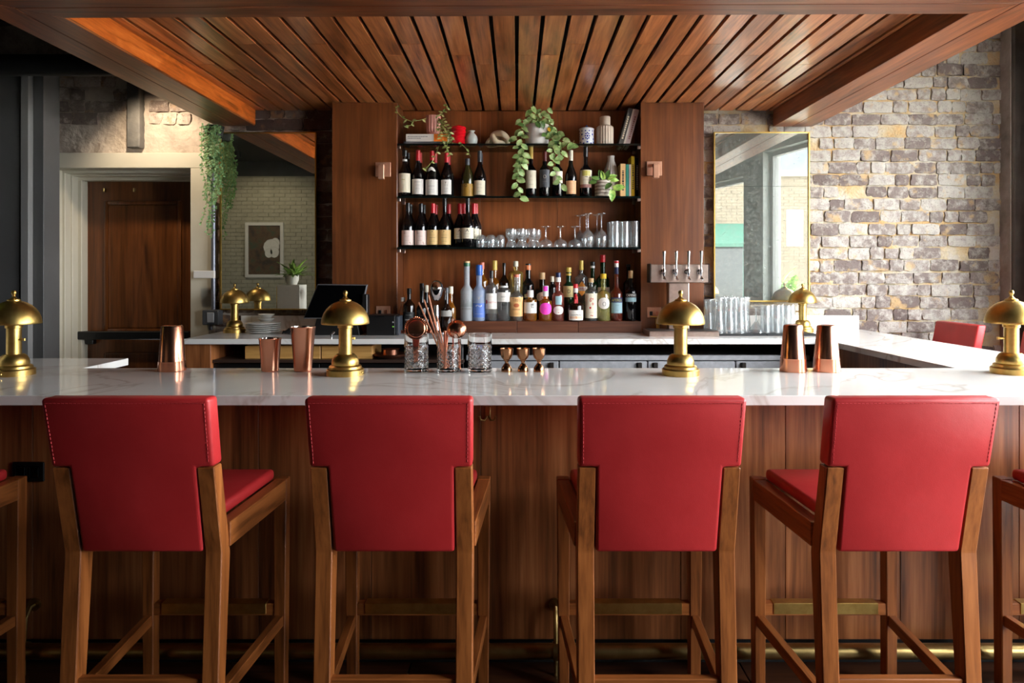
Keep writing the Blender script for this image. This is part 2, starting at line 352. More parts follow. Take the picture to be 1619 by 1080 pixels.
wd = wall_grid('wall_door', mortar_l, -6.6, -2.301, 2.36, ZC, .03, .014)
box('infill', mortar_l, -6.6, -3.55, YW, YW+.25, 0, 2.36, wd)
def lay(parent, m, x0, x1, z0, z1, keep, course=.0915, cap=300):
    k = 0; row = 0; z = z0
    while z < z1:
        x = x0+random.uniform(-.16, 0); hdr = False
        while x < x1:
            w = random.choice([.20, .20, .21, .19, .10, .10, .15]); 
            cxp, czp = x+w/2, z+course/2
            if x > x0-.05 and x+w < x1+.04 and keep(cxp, czp) and k < cap and random.random() < .97:
                me = random.choice(variants(w)); o = bpy.data.objects.new('brick', me); C.objects.link(o); o.parent = parent
                if not me.materials: me.materials.append(m)
                elif me.materials[0] != m:
                    o.material_slots[0].link = 'OBJECT'; o.material_slots[0].material = m
                o.location = (cxp, YW+.001+random.uniform(-.006, .006), czp+random.uniform(-.004, .004)); o.rotation_euler = (random.uniform(-.03, .03), random.uniform(-.02, .02), random.uniform(-.03, .03)); o.scale = (random.uniform(.95, 1.03), 1, random.uniform(.92, 1.06)); k += 1
            x += w+random.uniform(.006, .012)
        z += course
    return k
def keep_r(x, z):
    px, py = CX+x*F/YW, CY-(z-H)*F/YW
    if px < 1105 or px > 1600 or py > 575: return False
    if 1140 < px < 1270 and 226 < py < 480: return False
    if px < 1228: return py > 172
    return py > CY-.508*(px-CX)-14
nb = lay(wr, brk, 1.27, 3.66, .86, 3.6, keep_r)
def keep_l(x, z):
    px, py = CX+x*F/YW, CY-(z-H)*F/YW
    if 360 < px < 490 and 226 < py < 480: return False
    return 340 < px < 535 and 170 < py < 540
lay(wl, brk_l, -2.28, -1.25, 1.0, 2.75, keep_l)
def keep_d(x, z):
    px, py = CX+x*F/YW, CY-(z-H)*F/YW
    return (px < 140 and py < 205) or (225 < px < 320 and 150 < py < 192) or (px < 205 and py < 185)
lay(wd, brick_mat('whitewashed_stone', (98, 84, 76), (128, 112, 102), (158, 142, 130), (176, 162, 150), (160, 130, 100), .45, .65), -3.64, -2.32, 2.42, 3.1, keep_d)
struct(box('trim_1', noisy('soot_grey_plaster', (86, 84, 80), (112, 108, 102), 8, .9, .3, bscale=40), X(206, 5.1), X(226, 5.1), 5.05, 5.14, 2.42, 3.6, None, .006))
box('wall_behind_bar', cherry, -1.3, 1.3, YW+.01, YW+.2, 0, ZC)['kind'] = 'structure'
struct(box('wall_left', noisy('charcoal_wall', (40, 40, 42), (48, 48, 50), 3, .7, .02), -6.72, -6.6, -3.72, 5.4, -.1, ZC))
# window wall with openings, frames, mullions, panes
def wbox(bm, s0, s1, n0, n1, z0, z1):
    vs = [bm.verts.new(wp(s, n, z)) for s in (s0, s1) for n in (n0, n1) for z in (z0, z1)]
    for f in ((0, 1, 3, 2), (4, 6, 7, 5), (0, 4, 5, 1), (2, 3, 7, 6), (0, 2, 6, 4), (1, 5, 7, 3)): bm.faces.new([vs[i] for i in f])
bm = BM(); s = 0
for (s0, s1, z0, z1) in OPEN:
    wbox(bm, s, s0, 0, .25, 0, ZC); wbox(bm, s0, s1, 0, .25, 0, z0); wbox(bm, s0, s1, 0, .25, z1, ZC); s = s1
wbox(bm, s, 9.3, 0, .25, -.1, ZC)
struct(obj('wall_right', bm, wallgrey))
for i, (s0, s1, z0, z1) in enumerate(OPEN):
    w = struct(empty('window_%d' % (i+1)))
    bm = BM(); e = .05
    wbox(bm, s0, s0+e, .1, .18, z0, z1); wbox(bm, s1-e, s1, .1, .18, z0, z1); wbox(bm, s0+e, s1-e, .1, .18, z1-e, z1); wbox(bm, s0+e, s1-e, .1, .18, z0, z0+e)
    obj('window_frame', bm, dgrey, w)
    bm = BM(); wbox(bm, s0+e, s1-e, .135, .141, z0+e, z1-e); obj('pane', bm, gl_pane, w)
    bm = BM(); wbox(bm, s0-.04, s1+.04, -.06, .1, z0-.04, z0); obj('window_sill', bm, whitem, w)
# back of the room: painted brick, seen in the mirrors
pb = noisy('painted_brick', (156, 150, 130), (172, 166, 146), 6, .7, .3, bscale=30)
wb = struct(box('wall_rear', noisy('dark_rear_wall', (46, 45, 44), (54, 53, 52), 5, .8, .1), -6.6, 3.0, -3.72, -3.605, -.1, ZC))
box('mortar_bed', noisy('painted_mortar', (136, 130, 112), (150, 144, 126), 5, .8, .1), -6.6, -2.6, -3.604, -3.599, .02, 3.45, wb)
bm = BM(); z = .05; rr = 0
while z < 3.4:
    x = -6.6+(.11 if rr % 2 else 0)
    while x < -2.6:
        d = random.uniform(.004, .018); bx(bm, x, x+.205, -3.61, -3.6+d, z, z+.066); x += .218
    z += .0785; rr += 1
stuff(obj('painted_bricks', bm, pb, wb))
# exterior: street, brick building across, planters
g = struct(box('street_ground', noisy('pale_paving', (222, 216, 206), (232, 228, 220), 2, .9, .05), 3.0, 40, -40, 30, -.25, -.15))
fb = thing('brick_building', 'beige brick building with flat roof across the street, seen in the right mirror', 'building', (5.0, -9.6, -.15))
fbr = noisy('beige_facade', (80, 70, 57), (92, 82, 68), 5, .9, .2)
box('wall', fbr, 0, 4.4, -4, 0, 0, 4.5, fb)
bm = BM()
for r_ in range(52):
    for k in range(14): bx(bm, k*.3+(.15 if r_ % 2 else 0), k*.3+(.15 if r_ % 2 else 0)+.28, 0, .008+random.random()*.006, r_*.086, r_*.086+.074)
stuff(obj('facade_bricks', bm, fbr, fb))
box('cornice', mat('pale_cornice', (112, 100, 84), .8), -.1, 4.5, -.1, .1, 4.45, 4.62, fb)
wi = box('window', mat('shop_frame', (40, 70, 64), .5), .4, 1.6, -.02, .06, .5, 2.9, fb); box('pane', screen, .5, 1.5, .05, .07, .6, 2.8, wi)
wi = box('window', mat('shop_frame_2', (40, 70, 64), .5), 3.55, 4.3, -.02, .06, .5, 2.9, fb); box('pane', screen, 3.62, 4.22, .05, .07, .6, 2.8, wi)
bm = BM(); prism(bm, [(0, 3.0), (0, 3.1), (.7, 2.5), (.7, 2.4)], lambda u, v, w: (w, u, v), .2, 1.8); obj('awning', bm, mat('green_awning', (10, 62, 48), .7), fb)
box('poster', mat('white_poster', (140, 137, 134), .7), 2.78, 3.25, .0, .03, 2.45, 3.5, fb)
box('grey_building', noisy('grey_render', (66, 70, 78), (76, 80, 88), 2, .8, 0), 6, 13, -24, -18, -.15, 7.2); tag(bpy.data.objects['grey_building'], 'grey flat building standing behind the beige brick one', 'building')
def leaf_verts(L, Wd, droop=.25, heart=True, n=5):
    """a leaf along +X starting at the origin"""
    rows = []
    for i in range(n+1):
        t = i/n; w = Wd*.5*(math.sin(math.pi*min(1, t*.86+.14))**.8) if heart else Wd*.5*math.sin(math.pi*(t*.96+.02))**.9
        if i == n: w = .0005
        x = L*t; z = -droop*L*t*t
        rows.append([(x-(.10*L if heart and i == 0 else 0), -w, z+.12*w), (x, 0, z-.06*Wd), (x-(.10*L if heart and i == 0 else 0), w, z+.12*w)])
    return rows
def add_leaf(bm, mtx, L, Wd, droop=.25, heart=True, n=5):
    rows = [[bm.verts.new(mtx @ Vector(p)) for p in r] for r in leaf_verts(L, Wd, droop, heart, n)]
    for a, b in zip(rows, rows[1:]):
        for k in (0, 1): bm.faces.new((a[k], a[k+1], b[k+1], b[k]))
for i in range(3):
    s = [1.0, 2.2, 3.56][i]; hw = .5 if i < 2 else .3
    pl = thing('window_planter', 'box of broad-leaved plants outside the %s right-hand window' % ['near end of the first', 'middle of the first', 'far end of the first'][i], 'planter', wp(s, .55 if i < 2 else .42, -.15), math.atan2(WD.y, WD.x))
    box('planter_box', dgrey, -hw, hw, -.16, .16, 0, .95, pl, .01)
    bm = BM()
    for k in range(110):
        a = random.uniform(0, 6.28); el = random.uniform(.2, 1.35)
        m_ = Matrix.Translation((random.uniform(-hw+.14, hw-.14), random.uniform(-.06, .04), random.uniform(.95, 1.52))) @ Matrix.Rotation(a, 4, 'Z') @ Matrix.Rotation(-el, 4, 'Y')
        add_leaf(bm, m_, random.uniform(.16, .26), random.uniform(.06, .10), .5, False, 4)
    stuff(obj('foliage', bm, leafb, pl))
# framed picture on the rear wall (seen in left mirror)
fp = thing('framed_picture', 'white framed still-life picture on the painted brick rear wall, seen in the left mirror', 'picture', (-5.05, -3.585, 1.97))
bm = BM()
for a in ((-.38, .38, .49, .55), (-.38, .38, -.55, -.49), (-.38, -.32, -.49, .49), (.32, .38, -.49, .49)): bx(bm, a[0], a[1], 0, .035, a[2], a[3])
obj('frame', bm, whitem, fp)
box('print', noisy('still_life_print', (52, 46, 40), (90, 66, 46), 5, .6, 0, third=(60, 76, 60)), -.32, .32, .002, .014, -.49, .49, fp)
bm = BM(); lathe(bm, [(0, 0), (.14, 0), (.16, .004)], 12); o = obj('pale_bloom', bm, whitem, fp); o.rotation_euler = (R(-90), 0, 0); o.location = (.14, .016, .06)
for bx_, bz_, br_ in ((.20, -.04, .6), (.09, -.06, .5), (.22, .14, .55)):
    q = o.copy(); C.objects.link(q); q.scale = (br_, br_*1.2, 1); q.location = (bx_, .0165, bz_)
# ------------------------------------------------------------------ CANOPY
can = thing('wooden_canopy', 'walnut slatted canopy with deep border beams hanging over the bar', 'canopy', (0, 0, 0))
ZS, ZB = 2.695, 2.575
for k in range(-15, 16):
    x0 = k*.124+.010; x1 = x0+.104
    if k == 15: x1 = 1.895
    cut = [2.9, 5.06]
    jy = random.choice([3.78, 3.95, 4.05, 4.28, 3.6]); cut = [2.9, jy, 5.06]
    for a, b in zip(cut, cut[1:]): box('slat', walnut, x0, x1, a+.0006, b-.0006, ZS, ZS+.022, can, .0015)
box('slat', walnut, -1.93, -1.872, 2.9, 5.06, ZS, ZS+.022, can, .0015)
box('backing_board', blackm, -2.2, 2.18, 2.7, 5.08, ZS+.09, ZS+.11, can)
bm = BM()
for y in (3.2, 4.0, 4.8): bx(bm, -2.0, 2.0, y, y+.04, ZS+.024, ZS+.09)
obj('batten', bm, blackm, can)
def beam(name, poly, m, z0=ZB, z1=2.95):
    bm = BM(); prism(bm, poly, lambda u, v, w: (u, v, w), z0, z1, .002, 1); return obj(name, bm, m, can)
IL, IR, ML, MR, OL, OR = -1.93, 1.90, -2.065, 2.035, -2.215, 2.19
yl, yr = 2.917, 2.868
beam('beam_board', [(IL, yl), (IL, 5.03), (ML, 5.03), (ML, yl-.11)], walnut_b)
bm = BM(); bx(bm, IL+.0005, IL+.004, yl+.01, 5.029, ZB+.010, ZS-.002); obj('lit_face', bm, walnut_lit, can)  # thin skin over the beam board, coloured as its window-lit inner face
beam('beam_board', [(ML-.003, yl-.112), (ML-.003, 5.03), (OL, 5.03), (OL, yl-.24)], walnut_b)
beam('beam_board', [(IR, yr), (IR, 5.06), (MR, 5.06), (MR, yr-.11)], walnut_b)
beam('beam_board', [(MR+.003, yr-.112), (MR+.003, 5.06), (OR, 5.06), (OR, yr-.24)], walnut_b)
beam('beam_board', [(IL, yl-.001), (IR, yr-.001), (MR, yr-.111), (ML, yl-.111)], walnut_x)
beam('beam_board', [(ML, yl-.114), (MR, yr-.114), (OR, yr-.25), (OL, yl-.25)], walnut_x)
# hanger rods so that the canopy is carried by the ceiling
for x, y in ((-2.05, 3.2), (2.05, 3.2), (-2.05, 4.8), (2.05, 4.8)): tub('hanger_rod', blackm, [(x, y, 2.94), (x, y, ZC)], .012, can)
# ------------------------------------------------------------------ BAR
ZT, TH = 1.07, .034
YF, YI, YB0 = 2.31, 2.99, 4.335
ct = thing('bar_countertop', 'white veined quartz countertop running round the bar in a U', 'countertop')
bm = BM()
prism(bm, [(-2.60, YF), (2.57, YF), (2.57, 5.09), (-2.12, 5.09), (-2.12, YB0), (1.925, YB0), (1.925, YI), (-1.90, YI), (-1.90, 3.34), (-2.60, 3.34)], lambda u, v, w: (u, v, w), ZT-TH, ZT, .0025, 2)
obj('slab', bm, marble, ct)
tag(box('quartz_backsplash', marble, 1.32, 2.545, 5.072, 5.1, ZT, ZT+.105, None, .002), 'low white quartz upstand against the pale brick wall', 'backsplash')
tag(box('quartz_backsplash', marble, -2.05, -1.3, 5.072, 5.1, ZT, ZT+.105, None, .002), 'low white quartz upstand below the darker mirror', 'backsplash')
bb = thing('bar_counter', 'dark oak panelled bar front under the white countertop', 'bar')
seams = [-2.35, -1.83, -1.40, -.976, -.55, -.136, .25, .62, 1.016, 1.45, 1.9, 2.32]
for a, b in zip(seams, seams[1:]): box('panel', oak, a+.001, b-.001, 2.58, 2.605, .10, ZT-TH, bb, .0012)
box('carcass', blackm, -2.35, 2.32, 2.606, 2.93, .0, ZT-TH-.001, bb)
box('toe_kick', blackm, -2.35, 2.32, 2.62, 2.63, 0, .1, bb); box('end_panel', oak, 1.98, 2.0, 2.94, 5.0, 0, ZT-TH-.001, bb); box('end_panel', oak, 2.30, 2.32, 2.61, 5.05, 0.0, ZT-TH-.001, bb)
box('end_panel', oak, 1.955, 1.98, 4.33, 4.37, .0, ZT-TH-.001, bb)
box('end_panel', oak, -2.35, -1.95, 2.94, 3.3, 0, ZT-TH-.001, bb)
# foot rail
fr = thing('foot_rail', 'brass tube foot rail along the bottom of the bar front', 'foot rail')
bm = BM(); tube(bm, [(-2.3, 2.518, .09), (2.3, 2.518, .09)], .0275, 20); obj('tube', bm, brass_d, fr, 50)
for x in (-1.82, .145, 1.95):
    bm = BM(); tube(bm, [(x, 2.58, .235), (x, 2.55, .235), (x, 2.525, .205), (x, 2.518, .12)], .009, 8); tube(bm, [(x, 2.579, .235), (x, 2.57, .235)], .024, 12)
    tube(bm, [(x-.012, 2.518, .09), (x+.012, 2.518, .09)], .032, 20); tube(bm, [(x, 2.518, .07), (x, 2.518, 0)], .008, 8)
    obj('bracket', bm, brass_d, fr, 40)
def coat_hook(x, lab):
    t = thing('coat_hook', lab, 'hook', (x, 2.58, .955))
    bm = BM(); bx(bm, -.010, .010, -.004, 0, -.022, .026, .002)
    for s in (-1, 1): tube(bm, [(s*.003, -.004, -.01), (s*.012, -.02, -.022), (s*.026, -.032, -.018), (s*.03, -.036, -.003)], [.004, .004, .0035, .0045], 8)
    obj('hook', bm, brass_d, t, 40)
coat_hook(X(771, 2.56), 'small brass double coat hook under the counter beside second red stool')
t = thing('power_outlet', 'black power outlet plate on the bar front beyond the leftmost stool', 'outlet', (X(47, 2.58), 2.578, Z(745, 2.58)))
box('plate', black, -.06, .06, -.008, 0, -.037, .037, t, .003)
for s in (-.026, .026): box('socket', screen, s-.018, s+.018, -.012, -.007, -.022, .022, t, .004)
# ------------------------------------------------------------------ STOOLS (local: faces +Y, rear leg kink at y=0)
def make_stool(label):
    t = thing('bar_stool', label, 'stool', (0, 0, 0), 0, 'red leather bar stools')
    sl = -.20; zk = .685; D = .458                    # slope of the back, kink height, depth to the front legs
    def yr_(z): return sl*(z-zk)
    bm = BM()                                          # T-shaped padded back
    T = [(-.174, zk), (.174, zk), (.1765, .943), (.227, .943), (.230, 1.142), (-.230, 1.142), (-.227, .943), (-.1765, .943)]
    prism(bm, T, lambda u, v, w: (u, yr_(v)+w, v), 0, .060, .011, 3)
    obj('backrest', bm, red, t, 50)
    bm = BM(); e = .014; o2 = -.0004
    path = [(-.228+e, .955), (-.231+e, 1.142-e), (.231-e, 1.142-e), (.228-e, .955)]
    for a, b in zip(path, path[1:]):
        L = math.hypot(b[0]-a[0], b[1]-a[1]); k = int(L/.011)
        for i in range(k):
            u0, v0 = a[0]+(b[0]-a[0])*i/k, a[1]+(b[1]-a[1])*i/k; u1, v1 = a[0]+(b[0]-a[0])*(i+.6)/k, a[1]+(b[1]-a[1])*(i+.6)/k
            tube(bm, [(u0, yr_(v0)+o2, v0), (u1, yr_(v1)+o2, v1)], .0011, 4)
    stuff(obj('stitching', bm, redstitch, t))
    for s in (-1, 1):
        bm = BM()
        prof = [(yr_(.941)+.004, .941), (.004, zk), (-.040, 0), (.0, 0), (.062, zk-.02), (yr_(.941)+.054, .941)]
        prism(bm, prof, lambda u, v, w: (s*w, u, v), .1775, .226, .003, 1)
        obj('leg', bm, beech, t)
        xo = .231+(.256-.231)
        bm = BM(); prism(bm, [(s*.214, 0), (s*.250, 0), (s*.257, .757), (s*.211, .757)], lambda u, v, w: (u, w, v), D, D+.045, .003, 1)
        obj('leg', bm, beech, t)
        bm = BM(); prism(bm, [(s*.191, .05), (s*.231, .05), (s*.256, D-.0005), (s*.213, D-.0005)], lambda u, v, w: (u, v, w), .683, .755, .002, 1); obj('seat_rail', bm, beech_y, t)
        bm = BM(); prism(bm, [(s*.192, .01), (s*.219, .01), (s*.246, D+.01), (s*.219, D+.01)], lambda u, v, w: (u, v, w), .238, .276, .002, 1); obj('stretcher', bm, beech_y, t)
    box('seat_rail', beech_x, -.212, .212, D+.004, D+.036, .69, .755, t, .002); box('seat_rail', beech_x, -.18, .18, .03, .058, .69, .74, t, .002)
    box('stretcher', beech_x, -.183, .183, -.012, .014, .296, .330, t, .002)
    box('stretcher', beech_x, -.216, .216, D+.004, D+.036, .274, .316, t, .002)
    bm = BM(); bx(bm, -.185, .185, D+.0005, D+.0395, .2795, .319, .0015); obj('footrest_plate', bm, brass, t)
    bm = BM(); prism(bm, [(-.188, .062), (.188, .062), (.212, D+.015), (-.212, D+.015)], lambda u, v, w: (u, v, w), .752, .792, .014, 3); obj('seat', bm, red, t, 50)
    return t
st0 = make_stool('red leather bar stool with oak legs, darkest, standing left of the others in full view')
st0.location = (-1.070, 1.95, 0)
dup(st0, (-.351, 1.95, 0), 0, 'red leather bar stool directly in front of the cut glass jars')
dup(st0, (.399, 1.95, 0), 0, 'red leather bar stool in front of the bronze jiggers and right-hand brass lamp')
dup(st0, (1.092, 1.95, 0), 0, 'brightest red leather bar stool in front of the two copper shaker stacks')
dup(st0, (-2.015, 1.95, 0), 0, 'red bar stool mostly out of view past the black outlet')
dup(st0, (1.964, 1.95, 0), 0, 'red bar stool mostly out of view beside the brightest stool')
dup(st0, (3.03, 4.76, 0), R(90), 'maroon backed bar stool against the brick wall at the short return of the bar')
dup(st0, (3.03, 3.90, 0), R(90), 'red bar stool on the short return, hidden behind the rightmost brass lamp')
# ------------------------------------------------------------------ BACK BAR UNIT
YP, YK = 4.82, 5.07
bu = thing('back_bar_unit', 'tall cherry wood back bar with two pilasters and glass shelves', 'shelving')
XLo, XLi, XRi, XRo = X(525, YP), X(628, YP), X(1013, YP), X(1113, YP)
box('pilaster', cherry, XLo, XLi, YP, 5.11, ZT, ZS-.001, bu, .002); box('pilaster', cherry, XRi, XRo, YP, 5.11, ZT, ZS-.001, bu, .002)
pw = (XRi-XLi)/3
for k in range(3): box('back_panel', cherry_b, XLi+k*pw+.0005, XLi+(k+1)*pw-.0005, YK, YK+.02, ZT, ZS-.001, bu, .001)
ZR = Z(508, 4.79)
rs = [X(720, 4.79), X(817, 4.79), X(914, 4.79), XRi-.002]
box('plinth', cherry_x, XLi+.05, rs[0]-.001, 4.79, YK-.001, ZT, ZR, bu, .002)
for a, b in zip(rs, rs[1:]): box('plinth', cherry_x, a+.001, b-.001, 4.79, YK-.001, ZT, ZR, bu, .002)
SH = [2.400, 2.030, 1.671]
for z in SH:
    g = box('glass_shelf', gl_shelf, XLi+.004, XRi-.004, 4.802, YK-.004, z-.012, z, bu)
    box('shelf_edge', gl_edge, XLi+.004, XRi-.004, 4.799, 4.8018, z-.0125, z+.0005, g)
    for x in (XLi+.012, XRi-.012):
        for y in (4.83, 5.03): box('shelf_clip', steel_w, x-.011, x+.011, y-.012, y+.012, z-.034, z-.0125, bu, .002)
S1, S2, S3 = SH
# ------------------------------------------------------------------ DOOR, FRAME, COLUMN, PIPES (left)
Yd = 5.42
dr = struct(empty('door_1'))
xl, xr_, zt = X(131, Yd), X(303, Yd)+.12, Z(293, Yd)
dl = box('door_leaf', doorwood, xl-.1, xr_, Yd, Yd+.045, 0, zt+.05, dr)
px0, px1, pz1 = X(166, Yd), X(288, Yd), Z(318, Yd)
pn = box('panel', doorwood, px0+.03, px1-.03, Yd-.014, Yd+.002, 1.05, pz1-.03, dr, .012, 2)
bm = BM()
for a in ((px0, px0+.03, 1.02, pz1), (px1-.03, px1, 1.02, pz1), (px0+.03, px1-.03, pz1-.03, pz1), (px0+.03, px1-.03, 1.02, 1.05)): bx(bm, a[0], a[1], Yd-.02, Yd+.002, a[2], a[3], .007, 2)
obj('panel_moulding', bm, doorwood, dr, 40)
box('panel', doorwood, px0, px1, Yd-.014, Yd+.002, .25, .86, dr, .012, 2)
box('push_bar', black, xl-.02, xr_-.1, Yd-.09, Yd-.035, Z(537, Yd-.08), Z(524, Yd-.08), dr, .006)
for x in (xl+.05, xr_-.2): box('bar_bracket', black, x, x+.06, Yd-.05, Yd, .93, 1.02, dr, .003)
for px in (167, 214): box('hook', brass_d, X(px, Yd)-.006, X(px, Yd)+.006, Yd-.03, Yd, Z(304, Yd), Z(298, Yd), dr, .002)
# casing: outer flat boards plus stepped jamb
xa, xb, xc, xd = X(64, 5.08), X(82, 5.08), X(302, 5.08), X(337, 5.08)
za, zb = Z(242, 5.08), Z(266, 5.08)
tr = struct(box('trim_2', cream, xa-.0, xd, 5.07, 5.13, zb, za, None, .003))
tr3 = struct(box('trim_3', cream, xa, xb, 5.07, 5.13, 0, zb-.001, None, .003)); tr4 = struct(box('trim_4', cream, xc, xd, 5.07, 5.13, 0, zb-.001, None, .003))
steps = [(82, 5.13, 5.20, 0), (98, 5.20, 5.27, .018), (106, 5.27, 5.34, .03), (116, 5.34, 5.42, .055)]
for i, (px, y0, y1, off) in enumerate(steps):
    xx = xb+off
    struct(box('trim_%d' % (5+i), cream, xb-.1, xx, y0, y1, 0, zb-off, None, .003))
    struct(box('trim_%d' % (9+i), cream, xb-.1, xc+.1, y0, y1, zb-off, zb+.1, None, .003))
    struct(box('trim_%d' % (13+i), cream, xc-off*.3, xc+.12, y0, y1, 0, zb-off, None, .003))
struct(box('wall_lobby', blackm, -4.6, -1.4, 5.55, 5.6, 0, 2.6))
box('wall_jamb', mortar_l, -2.45, -2.30, 5.14, 5.37, 0, 2.36)['kind'] = 'structure'
cl = thing('steel_column', 'charcoal painted steel column with a lighter flange beside the cream door frame', 'column', (0, 0, 0))
Yc = 4.75
box('web', dgrey, X(-30, Yc), X(34, Yc), Yc, Yc+.2, 0, 3.0, cl, .002); box('flange', lgrey, X(35, Yc), X(47, Yc), Yc-.015, Yc+.2, 0, 3.0, cl, .002); box('web', dgrey, X(47.5, Yc), X(64, Yc), Yc+.03, Yc+.2, 0, 3.0, cl, .002)
bm = BM(); tube(bm, [(-6.2, 4.5, 2.86), (-1.7, 4.5, 2.86)], .07, 16); o = obj('ceiling_pipe', bm, void, None, 50); tag(o, 'black duct pipe running under the dark ceiling above the door', 'pipe')
for k in range(4):
    o = box('ceiling_joist', void, -6.5, -2.4, 3.0+k*.55, 3.08+k*.55, 3.2, ZC-.001, None, .004); tag(o, ['foremost', 'second', 'third', 'rearmost'][k]+' black ceiling joist above the end of the bar near the door', 'joist', 'black ceiling joists')
for (sx, sy, sz, lab) in ((-2.6, 4.62, 2.80, 'small black ceiling spotlight behind the duct pipe, lighting the door frame'), (-4.9, -1.9, 3.5, 'added unseen black ceiling spotlight brightening the painted brick rear wall')):  # the second fixture is made up, to go with the added rear-wall lamp
    t = thing('unseen_spotlight', lab, 'spotlight', (sx, sy, sz))
    lat('can', blackm, [(.055, .03), (.055, .14), (0, .14), (0, .135), (.05, .13), (.05, .03)], t, 20); tub('rod', blackm, [(0, 0, .139), (0, 0, ZC-sz)], .008, t)
# conduit, box, trunking
cd = thing('electrical_conduit', 'grey conduit pipe running down the wall into a square switch box', 'conduit', (X(337, 5.04), 5.045, 0))
tub('pipe', mat('galvanised', (124, 126, 136), .4, .6), [(0, 0, Z(492, 5.04)), (0, 0, 2.55)], .016, cd, 12)
box('switch_box', mat('grey_metal_box', (84, 86, 90), .45, .3), -.06, .06, -.055, .03, Z(514, 5.0), Z(490, 5.0), cd, .008, 2)
box('switch_plate', mat('pale_plate', (150, 152, 156), .4), -.022, .03, -.061, -.054, Z(510, 5.0), Z(494, 5.0), cd, .003)
tub('elbow', mat('galvanised_2', (110, 112, 120), .4, .6), [(-.02, 0, 1.12), (-.02, 0, ZT)], .014, cd, 10)
o = box('cable_trunking', whitem, X(305, 5.0), X(338, 5.0), 5.005, 5.03, Z(440, 5.0), Z(428, 5.0), None, .003); tag(o, 'short white cable trunking across the grey conduit pipe', 'trunking')
# right-hand concrete column
o = struct(box('trim_20', noisy('raw_concrete', (120, 112, 104), (160, 152, 144), 5, .9, .4, bscale=30), X(1591, 5.05), X(1606, 5.05), 5.0, 5.16, 0, ZC, None, .01))
struct(box('trim_21', noisy('dark_pillar', (70, 62, 56), (92, 84, 76), 4, .8, .3, bscale=30), X(1603, 4.98), X(1680, 4.98), 4.98, 5.16, 0, ZC, None, .01))
# ------------------------------------------------------------------ MIRRORS
def mirror_mat(name, tint, haze, hcol):
    m = bpy.data.materials.new(name); m.use_nodes = True; t = NT(m); v = coords(t, (1, 1, 1))
    g = t.n('ShaderNodeBsdfGlossy'); g.inputs[0].default_value = (*tint, 1); g.inputs['Roughness'].default_value = .012
    d = t.n('ShaderNodeBsdfDiffuse'); d.inputs[0].default_value = (*lin(hcol), 1)
    n = t.n('ShaderNodeTexNoise', Scale=40.0, Detail=6.0, Roughness=.7); t.l(v, n.inputs['Vector'])
    mr = t.n('ShaderNodeMapRange'); mr.inputs[1].default_value = .35; mr.inputs[2].default_value = .75; mr.inputs[3].default_value = haze*.5; mr.inputs[4].default_value = haze*1.9; t.l(n.outputs[0], mr.inputs[0])
    x = t.n('ShaderNodeMixShader'); t.l(mr.outputs[0], x.inputs[0]); t.l(g.outputs[0], x.inputs[1]); t.l(d.outputs[0], x.inputs[2]); t.l(x.outputs[0], t.out.inputs[0]); t.t.nodes.remove(t.b); return m
def mirror(label, a, b, c, d, seam, mm, Y=5.035):
    x0, x1, z1, z0, zs = X(a, Y), X(b, Y), Z(c, Y), Z(d, Y), Z(seam, Y)
    t = thing('wall_mirror', label, 'mirror', ((x0+x1)/2, Y, (z0+z1)/2)); w, h = (x1-x0)/2, (z1-z0)/2; zs -= (z0+z1)/2
    f = .008
    bm = BM(); bx(bm, -w, -w+f, 0, .03, -h, h); bx(bm, w-f, w, 0, .03, -h, h); bx(bm, -w+f, w-f, 0, .03, h-f, h); bx(bm, -w+f, w-f, 0, .03, -h, -h+f); obj('frame', bm, gold, t)
    box('mirror_panel', mm, -w+f, w-f, .01, .02, zs+.001, h-f, t); box('mirror_panel', mm, -w+f, w-f, .01, .02, -h+f, zs-.001, t)
    box('backing', blackm, -w+f, w-f, .021, .05, -h+f, h-f, t)
mirror('tall brass framed antique mirror beside the cream door frame', 347, 499.5, 209, 490, 295, mirror_mat('antique_mirror_dark', (.80, .79, .70), .05, (120, 120, 104)))
mirror('tall brass framed antique mirror on the pale brick wall', 1129, 1280.5, 208.5, 477, 294.5, mirror_mat('antique_mirror', (.60, .62, .58), .20, (176, 182, 172)))
# ------------------------------------------------------------------ BRASS LAMPS
def make_lamp(label):
    t = thing('brass_lamp', label, 'lamp', (0, 0, 0), 0, 'brass dome lamps')
    lat('base', brass, [(0, 0), (.075, 0), (.075, .022), (.072, .026), (.066, .027), (.065, .036), (.060, .040), (.054, .042), (.055, .05), (.053, .062), (.046, .076), (.036, .085), (.0, .086)], t, 40)
    lat('column', brass, [(.027, .085), (.0265, .19), (.031, .192), (.031, .202), (.024, .206), (.0, .206)], t, 28)
    dome = [(.0955, .208), (.0965, .211)]+[(.096*math.cos(a), .211+.094*math.sin(a)) for a in [R(x) for x in (4, 14, 26, 38, 50, 62, 74, 83)]]+[(.004, .306)]
    inner = [(.002, .303)]+[(.0935*math.cos(a), .2095+.0925*math.sin(a)) for a in [R(x) for x in (83, 62, 40, 20, 2)]]+[(.0955, .208)]
    lat('lamp_shade', brass, dome+inner, t, 48)
    lat('finial', brass, [(0, .300), (.024, .302), (.024, .307), (.014, .311), (.009, .315), (.0055, .321), (.0065, .326), (.0095, .332), (.0095, .338), (.006, .344), (0, .346)], t, 20)
    bm = BM(); tube(bm, [(.026, 0, .145), (.046, 0, .145)], .004, 8); lathe(bm, [(0, -.006), (.006, -.005), (.006, .005), (0, .006)], 10, (.05, 0, .145)); obj('switch_knob', bm, brass, t, 40)
    bm = BM(); lathe(bm, [(0, -.003), (.004, -.002), (.004, .002), (0, .003)], 8, (.02, -.073, .012)); obj('screw', bm, brass, t, 40)
    return t
